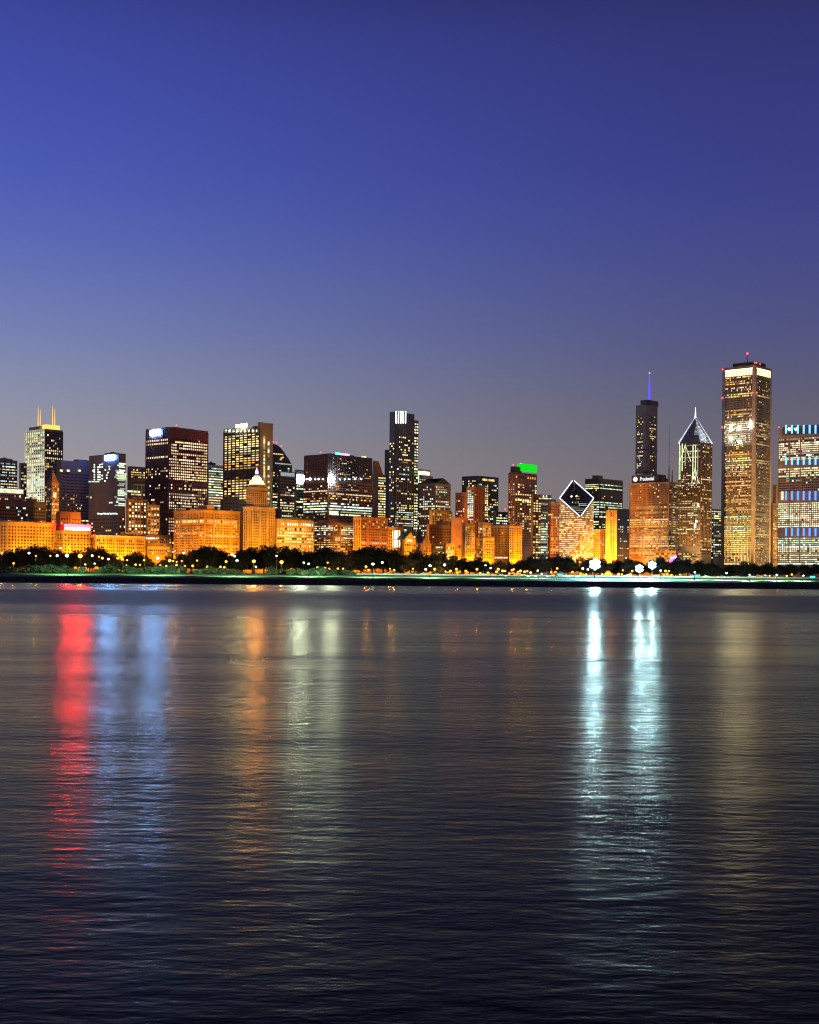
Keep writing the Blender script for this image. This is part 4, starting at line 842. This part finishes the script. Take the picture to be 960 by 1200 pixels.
for kind,q in (('disc',925.5),('heart',933)):
    cy,cz=B.y(q,503),B.zl(q,503); r=2.5; pts=[]
    for k in range(24):
        a=2*math.pi*k/24
        if kind=='disc': pts.append((r*math.cos(a),r*math.sin(a)))
        else: pts.append((r*math.sin(a)**3*1.05,r*(13*math.cos(a)-5*math.cos(2*a)-2*math.cos(3*a)-math.cos(4*a))/15))
    b=MB(); b.mesh([(-1.2,cy,cz)]+[(-1.2,cy-x,cz+y) for x,y in pts],[(0,1+k,1+(k+1)%24) for k in range(24)],E['letters'])
    b.mesh([(-1.2,cy-x,cz+y) for x,y in pts]+[(-.7,cy-x,cz+y) for x,y in pts],[(k,24+k,24+(k+1)%24,(k+1)%24) for k in range(24)],E['letters']); b.build('sign_emblem',B.o)
nb=34
for (ya,yb,nf,p_,q_) in ((509,512,1,1,1),(512,532,8,.5,.25),(532,536,2,.9,1),(545,562,6,.5,.25),(562,574,4,.04,0),(587,617,12,.7,.4),(629,662,13,.7,.3)):
    B.fac('L',ya,yb,nb,nf,.74,.56,p_,q_,'pcpgw',pa=.0,pb=1,bright=.28,run=.8)
B.rect('L',915.5,918.5,576,586,WL['p1'],'corner_light',.5)
B.piers('L',6,509,660,1.1,.35); B.beacons([(.0,1,B.H+2.5)]); flood(B,'L',.012,2,90,(1,.7,.45)); B.done('the blue-finned tower')

LM = sorted(LANDMARKS)
def landmark(px): return min(LM, key=lambda t: abs(t[0]-px))[1]
ORD = ['first','second','third','fourth','fifth','sixth','seventh','eighth','ninth','tenth','eleventh','twelfth','thirteenth','fourteenth']
def label_all(objs, phrase):
    """objs: (px, object, adjective); each gets a label of its own, told by the landmark behind it"""
    by = {}
    for px, o, adj in objs: by.setdefault((landmark(px), adj), []).append((px, o))
    for (lm, adj), lst in by.items():
        lst.sort(key=lambda t: t[0])
        for i, (px, o) in enumerate(lst):
            base = phrase.format(adj=adj, lm=lm)
            if len(lst) == 1: o['label'] = base
            elif len(lst) == 2: o['label'] = base+(', left one' if i == 0 else ', right one')
            else: o['label'] = base+(', leftmost' if i == 0 else ', rightmost' if i == len(lst)-1 else f', {ORD[min(i,13)]} from left')

# ------------------------------------------------------------------ trees
def crown_mesh(seed, lobes, n, leaf, m, name):
    r = random.Random(seed); b = MB()
    for (cx,cy,cz,rx,ry,rz) in lobes:
        k = int(n*rx*rz/sum(l[3]*l[5] for l in lobes))
        for _ in range(k):
            while True:
                v = Vector((r.uniform(-1,1),r.uniform(-1,1),r.uniform(-1,1)))
                if .25 < v.length < 1: break
            v = v*(.72+.28*v.length) if r.random() < .8 else v
            c = Vector((cx+v.x*rx,cy+v.y*ry,cz+v.z*rz)); s = leaf*r.uniform(.5,1.15)
            a = Vector((r.gauss(0,1),r.gauss(0,1),r.gauss(0,1))).normalized(); t = a.orthogonal().normalized(); u = a.cross(t)
            b.face([c+t*s,c+u*s*.7,c-t*s,c-u*s*.7], m)
    return b.data(name)
def trunk_mesh(seed, h, lobes, name):
    r = random.Random(seed); b = MB(); top = Vector((r.uniform(-.3,.3),0,h*.42))
    b.tube((0,0,-.3),top,.34,M['trunk'],7,.22)
    for (cx,cy,cz,rx,ry,rz) in lobes: b.tube(top,(cx*.8,cy*.8,cz-rz*.1),.16,M['trunk'],5,.05)
    for (cx,cy,cz,rx,ry,rz) in lobes[:3]: b.tube((cx*.4,cy*.4,h*.45),(cx+rx*.5,cy,cz+rz*.3),.08,M['trunk'],4,.03)
    return b.data(name)
TREES = []
for s in range(7):
    r = random.Random(50+s); lobes = []
    n = r.randint(6,9)
    for i in range(n):
        a = 2*math.pi*i/n+r.uniform(-.4,.4); d = r.uniform(1.6,4.2)
        lobes.append((d*math.cos(a),d*math.sin(a),r.uniform(5.2,8.6),r.uniform(1.7,2.9),r.uniform(1.7,2.9),r.uniform(1.4,2.3)))
    for i in range(4): lobes.append((r.uniform(-4,4),r.uniform(-3,3),r.uniform(3.2,4.6),2.2,2,1.4))
    lobes.append((r.uniform(-.8,.8),0,r.uniform(9.3,10.2),2.6,2.4,1.8)); lobes.append((r.uniform(-2,2),0,7.8,3,2.8,2.2))
    zmax = max(l[2]+l[5] for l in lobes)
    TREES.append((trunk_mesh(s,10,lobes,'trunk'),crown_mesh(s,lobes,2600,.42,M['leaf'],'crown'),zmax))
trees = []
def tree(px, ytop, Y, wide=1., group='dark trees along the park'):
    tm, cm, zmax = TREES[RND.randrange(7)]
    X = xat(px,Y); gz = ground(Y); h = zat(px,ytop-2,Y)-gz
    k = h/zmax
    o = empty('park_tree',(X,Y,gz),RND.uniform(0,6.28),cat='tree',group=group); o.scale = (k*wide,k*wide,k)
    for nm, me in (('trunk',tm),('crown',cm)):
        c = bpy.data.objects.new(nm,me); COL.objects.link(c); c.parent = o
    trees.append((px,o,'tall' if h > 15 else ('low' if h < 9.5 else 'round')))
PROF = [(0,649),(12,646),(25,643),(38,640),(52,641),(63,645),(75,653),(90,647),(104,643),(118,643),(133,650),(147,654),(160,648),(173,655),(187,662),(200,653),(212,650),(225,646),(238,642),(248,641),(259,645),(271,653),(283,646),(296,642),(308,640),(321,640),(334,641),(347,644),(360,647),(373,644),(386,643),(400,648),(412,647),(424,645),(436,641),(448,642),(460,645),(472,652),(484,646),(496,655),(508,650),(520,649),(532,652),(545,655),(558,655),(571,659),(585,658),(598,660),(611,658),(624,653),(637,650),(650,650),(664,653),(678,654),(692,655),(707,656),(721,657),(735,656),(749,660),(763,660),(776,656),(795,655),(808,657),(820,658),(833,661),(846,669),(860,663),(873,659),(887,662),(899,661),(912,664),(926,662),(940,664),(954,662),(968,663)]
for px, yt in PROF: tree(px+RND.uniform(-2,2), yt, RND.uniform(840,905), RND.uniform(1.0,1.35))
for i in range(64):
    px = -8+i*15.4+RND.uniform(-5,5); yp = min(PROF, key=lambda t: abs(t[0]-px))[1]
    tree(px, min(664, yp+RND.uniform(3,9)), RND.uniform(960,1120), RND.uniform(1.1,1.5))
label_all([t for t in trees if t[1].location.y < 930], '{adj} front park tree below {lm}')
label_all([t for t in trees if t[1].location.y > 930], '{adj} rear park tree below {lm}')
# bushes
bl = [(0,0,.9,1.8,1.4,1.0),(1.6,.2,.8,1.4,1.2,.9),(-1.5,.1,.75,1.4,1.2,.9),(.4,0,1.5,1.2,1.1,.7)]
BUSH = [crown_mesh(90+k,bl,420,.3,M['leaf2'],'foliage') for k in range(3)]
bst = MB(); bst.tube((0,0,-.2),(.2,0,1.2),.08,M['trunk'],5,.04); bst.tube((.3,0,-.2),(1.2,.1,1.1),.06,M['trunk'],5,.03); bst.tube((-.3,0,-.2),(-1.1,.1,1.),.06,M['trunk'],5,.03); BST = bst.data('stems')
bushes = []
for px in (4,12,31,40,48,56,62,69,76,83,90,97,121,130,148,156,164,172,181,190,198,214,232,248,262,276,318,330,341,350,359,366,374,381,390,402,412):
    Y = RND.uniform(768,783); o = empty('bush',(xat(px,Y),Y,ground(Y)),RND.uniform(0,6.28),cat='bush',group='bushes along the lawn')
    k = RND.uniform(1.3,2.4); o.scale = (k*1.35,k,k)
    for nm, me in (('foliage',RND.choice(BUSH)),('stems',BST)):
        c = bpy.data.objects.new(nm,me); COL.objects.link(c); c.parent = o
    bushes.append((px,o,'large' if k > 1.8 else 'small'))
label_all(bushes, '{adj} green lawn bush below {lm}')

# ------------------------------------------------------------------ lamps
lampobjs = []
def lamp_post(px, ytop, Y, k=1., en=66000):
    gz = ground(Y); h = zat(px,ytop,Y)-gz
    o = empty('lamp_post',(xat(px,Y),Y,gz),0,cat='street lamp',group='white lamp posts along the shore')
    b = MB(); b.cyl(0,0,.28,.22,0,.9,M['pole'],8); b.cyl(0,0,.13,.08,.9,h-.2,M['pole'],8); b.build('pole',o)
    b = MB(); b.tube((0,0,h-.6),(0,-.9,h-.1),.07,M['pole'],6); b.build('arm',o)
    b = MB(); b.cyl(0,-.9,.55*k,.2,h+.05,h+.4,M['pole'],10); hd = b.build('lamp_hood',o)
    b = MB(); b.ball((0,-.9,h-.35*k),.52*k,E['post'],10,6,.8); b.build('lamp_globe',hd)
    ll = lamp('lamp_light','SPOT',(0,1.3,h-1.0),en,(.70,1,.66),o,shadow_soft_size=.5,spot_size=R(150),spot_blend=.3); ll.rotation_euler.x = R(22)
    lampobjs.append((px,o,'white'))
for px,y,k in ((79,650,1.7),(185,653,1.4),(278,656,1.2),(362,660,1.0),(437,660,1.3),(504,662,1.2),(575,665,.8),(630,668,.6),(774,668,.9),(814,670,.9),(851,671,.9),(878,673,.7),(910,673,1.),(941,674,.8)):
    lamp_post(px,y,RND.uniform(738,748),k)
label_all(lampobjs,'tall white lamp post below {lm}')
fl = []
for px,y,Y,lab in ((697,661,748,'brightest round cyan-white floodlight mast, below the black banded tower'),(749,666,752,'left lower of two cyan floodlight masts below the broad orange slab'),(764,662,752,'right taller of two cyan floodlight masts below the broad orange slab')):
    gz = ground(Y); h = zat(px,y,Y)-gz
    o = empty('floodlight_mast',(xat(px,Y),Y,gz),0,label=lab,cat='floodlight',group='floodlight masts on the shore')
    b = MB(); b.cyl(0,0,.3,.16,0,h+1.5,M['pole'],8); b.build('mast',o)
    b = MB()
    kk = 1.7 if px == 697 else 1.25
    ring = [(0,0)]+[(1.28*kk*math.cos(R(60*i+30)),1.28*kk*math.sin(R(60*i+30))) for i in range(6)]  # outer ring of lenses added to fill out the lamp's round glow
    for c_,r_ in ring[1:]: b.tube((0,-.2,h),(c_,-.2,h+r_),.08,M['pole'],6)
    b.build('lamp_rack',o)
    for c_,r_ in ring:
        hs = MB(); hs.tube((c_,-.3,h+r_),(c_,-.75,h+r_-.1),.30*kk,M['pole'],10,.60*kk); ho = hs.build('lamp_housing',o)
        b = MB(); b.tube((c_,-.78,h+r_-.1),(c_,-.82,h+r_-.1),.64*kk,E['flood' if (c_,r_) == (0,0) else 'glowring'],12); b.build('lens',ho)
    fb = lamp('floodlight_beam','SPOT',(0,1.4,h-.5),230000 if px == 697 else 140000,(.5,1,.82),o,shadow_soft_size=.6,spot_size=R(150),spot_blend=.4); fb.rotation_euler = (R(12),0,0)
park = []
big = {94,199,297.5,330}
AMB = [(2,649),(16,661),(42,652),(59,652),(94,653),(116,653),(120,655),(138,655),(144,656),(149,657),(169,657),(148,663),(159,662.5),(164,662.5),(188,663),(195,664),(199,658),(203,658),(207,659),(213,658),(207,663),(217,664),(226,664),(231,657.5),(243,665),(258.5,665),(263,665.5),(265,659),(297.5,659),(330,660),(372,666),(384,660),(386,667),(381,667),(396,667),(402,667),(429,665),(432,668.5),(457,667),(462,669),(484,667),(509.5,668),(522,670),(528,670),(535,668),(536,671.5),(546,670),(559,668),(563,672),(572,672),(582,671),(584,668),(589,670),(592,670),(597,673),(600,669),(602,668),(607,671),(610,670),(615,671),(618,670),(622,672),(630,670),(646,671),(651,671),(653,667),(671,671),(680,673.5),(687,673.5),(706,674.5),(710,674),(715,673),(725,674.5),(729,674.5),(730,669),(739,674.5),(741,670),(778,675),(780,670),(782,673),(784,670),(787,675),(797,674),(897,677.5),(902,677),(922,677),(928,674)]
WHT = [(34,649),(71,643),(108,652),(67,652),(100,662),(111,661),(127,656),(215,649),(272,651),(275,652.5),(324,652),(356,660),(300,665),(448,660),(499,668),(521,663),(569,663),(683,667),(689,668),(635,673.5)]
ptype = {}
def park_lamp(px, y, amber):
    Y = RND.uniform(818,838); gz = ground(Y); h = max(1.2,zat(px,y,Y)-gz)
    o = empty('park_lamp',(xat(px,Y),Y,gz),0,cat='park lamp',group='amber park lamps' if amber else 'small white park lamps')
    r = RND.uniform(.48,.85)*(1.7 if px in big else 1)
    b = MB(); b.cyl(0,0,.12,.07,0,h,M['pole'],6); b.build('pole',o)
    b = MB(); b.ball((0,-.1,h+r*.6),r,E['amberbig' if px in big else 'amber'] if amber else E['pearl'],8,6,.85); g = b.build('lamp_globe',o)
    b = MB(); b.cyl(0,0,r*.9,.08,h+r*1.5,h+r*1.9,M['pole'],8); b.build('lamp_cap',o)
    if amber and (px in big or RND.random() < .3): lamp('lamp_light','POINT',(0,-1.2,h),9000 if px in big else 3500,(1,.42,.06),o,shadow_soft_size=.5)
    park.append((px,o,'amber' if amber else 'small white'))
for px,y in AMB: park_lamp(px,y,True)
for px,y in WHT: park_lamp(px,y,False)
label_all(park,'{adj} globe lamp below {lm}')

# ------------------------------------------------------------------ road life
CARS = []
def car_proto(mm):
    def side(pts, w, m, b):
        n=len(pts); b.mesh([(x,-w,z) for x,z in pts]+[(x,w,z) for x,z in pts],[tuple(range(n)),tuple(reversed(range(n,2*n)))]+[(i,n+i,n+(i+1)%n,(i+1)%n) for i in range(n)],m)
    o = empty('car',(0,0,-50),0,cat='car',group='cars on the lakeside road')
    b=MB(); side([(-2.2,.35),(2.2,.35),(2.25,.7),(1.95,.88),(1.1,.95),(-1.3,.98),(-2.15,.92),(-2.25,.6)],.86,mm,b); b.build('body',o)
    b=MB(); side([(1.1,.95),(.45,1.42),(-.75,1.45),(-1.5,.98)],.74,M['glass'],b); side([(.45,1.42),(.4,1.48),(-.7,1.5),(-.75,1.45)],.7,mm,b); b.build('cabin',o)
    for x in (-1.35,1.35):
        for y in (-.8,.8): b=MB(); b.tube((x,y-.1,.33),(x,y+.1,.33),.33,M['rubber'],10); b.build('wheel',o)
    for y in (-.6,.6):
        b=MB(); b.ball((2.22,y,.68),.16,E['headl'],8,5); b.build('headlight',o); b=MB(); b.ball((-2.22,y,.76),.13,E['taill'],8,5); b.build('taillight',o)
    return o
protos = [(car_proto(M['carwhite']),'white'),(car_proto(M['cargrey']),'silver'),(car_proto(M['cardark']),'dark'),(car_proto(M['carred']),'red')]
cars = []; used = set()
def put_car(px, Y, rz, i):
    pr, colr = protos[i]
    o = pr if i not in used else copy_tree(pr); used.add(i)
    o.location = (xat(px,Y),Y,ground(Y)+.07); o.rotation_euler.z = rz; cars.append((px,o,colr))
px = 394
while px < 956:
    put_car(px, RND.choice((791.5,795.5,803.5,807.5)), RND.choice((0.,math.pi)), RND.choice((0,0,1,1,2,3))); px += RND.uniform(11,19)
label_all(cars,'{adj} road car below {lm}')
park2 = []; cars = []
for px in (584,592,600,609,618,628,641,652,664,676):
    put_car(px+RND.uniform(-1,1), 772, R(90)+RND.uniform(-.05,.05), RND.choice((0,0,1)));
for t in cars: t[1]['group'] = 'cars parked on the lakefront lawn'
label_all(cars,'{adj} parked car below {lm}')
b = MB(); x0,x1 = xat(388,785),xat(985,785)
b.mesh([(x0,785.2,5.35),(x1,785.2,5.35),(x1,785.9,5.35),(x0,785.9,5.35),(x0,785.45,6.25),(x1,785.45,6.25),(x1,785.65,6.25),(x0,785.65,6.25)],[(0,3,2,1),(4,5,6,7),(0,1,5,4),(1,2,6,5),(2,3,7,6),(3,0,4,7)],M['kerb'])  # pale solid strip standing in for the continuous light trails of cars
tag(b.build('light_trail_strip'),'long low pale strip in place of car light trails along the lakeside road','light trail')
rl_ = empty('railing',(xat(575,730),730,ground(730)),0,label='white post railing along the lawn left of the brightest floodlight',cat='railing')
n = 44; ln = xat(700,730)-xat(575,730)
for i in range(n): b=MB(); b.cyl(ln*i/(n-1),0,.07,.07,0,1.15,M['paint'],6); b.build('post',rl_)
for zz in (.55,1.1): b=MB(); b.tube((0,0,zz),(ln,0,zz),.04,M['paint'],6); b.build('rail',rl_)
# band shell with curled steel ribbons
Y = 1150; o = empty('band_shell',(xat(788,Y),Y,ground(Y)),0,label='curled steel band shell lit magenta and violet above the trees',cat='band shell')
zc = zat(788,656,Y)-ground(Y)
b = MB(); b.box(-14,-12.8,-.6,.6,0,zc+2,M['ribbon']); b.box(12.8,14,-.6,.6,0,zc,M['ribbon']); b.box(-14,14,-.5,.5,zc-9,zc-7.5,M['ribbon']); b.build('stage_frame',o)
def curl(cx, cz, w, h, lean, m, name):
    b = MB(); n = 8; vs = []
    for i in range(n+1):
        t = i/n; yy = -6*math.sin(t*2.2)+1; zz = cz+h*(t-.5); xx = cx+lean*(t-.5)*w
        vs += [(xx-w/2*(1-.3*t),yy,zz),(xx+w/2*(1-.2*t),yy-1,zz+h*.12),(xx-w/2*(1-.3*t),yy+.4,zz),(xx+w/2*(1-.2*t),yy-.6,zz+h*.12)]
    fs = []
    for i in range(n): a=4*i; c=a+4; fs += [(a,a+1,c+1,c),(a+2,c+2,c+3,a+3)]
    b.mesh(vs,fs,m); return b.build(name,o)
curl(-1,zc,5.5,7.5,.5,M['ribbon'],'ribbon'); curl(-11,zc-1.5,6,6,-.4,M['ribbon'],'ribbon'); curl(8,zc-2.5,9,4.5,.6,M['ribbon'],'ribbon'); curl(-18,zc-3,5,5,-.6,M['ribbon'],'ribbon')
b = MB(); b.tube((9,-7,zc-4.4),(20,-7,zc-5.0),.7,E['violet'],6); b.tube((11,-7,zc-7.0),(17,-7,zc-7.5),.6,E['violet'],6); b.build('violet_light_strip',o)
sp = lamp('stage_light','SPOT',(-2,-45,zc-4),1100000,(.9,.12,.85),o,spot_size=R(18),spot_blend=.4,shadow_soft_size=.6); sp.rotation_euler = (Vector((-1,0,zc))-Vector((-2,-45,zc-4))).to_track_quat('-Z','Y').to_euler()
# teal lit kiosks
for px,y,lab in ((656,673.5,'small glowing teal kiosk beside the road below the diamond-roofed tower'),(817,676.5,'small glowing teal kiosk beside the road below the pointed tower'),(952,678,'small glowing green-teal kiosk at the right edge of the lawn')):
    Y = 784; o = empty('kiosk',(xat(px,Y),Y,ground(Y)),0,label=lab,cat='kiosk')
    b=MB(); b.box(-1.6,1.6,-.9,.9,0,1.9,M['grey']); b.build('wall',o)
    b=MB(); b.box(-1.4,1.4,-1.0,-.92,.5,1.6,E['teal']); b.build('lit_window',o)
    b=MB(); b.frust((-1.9,1.9,-1.2,1.2),(-.6,.6,-.3,.3),1.9,2.6,M['roof']); b.build('roof',o)
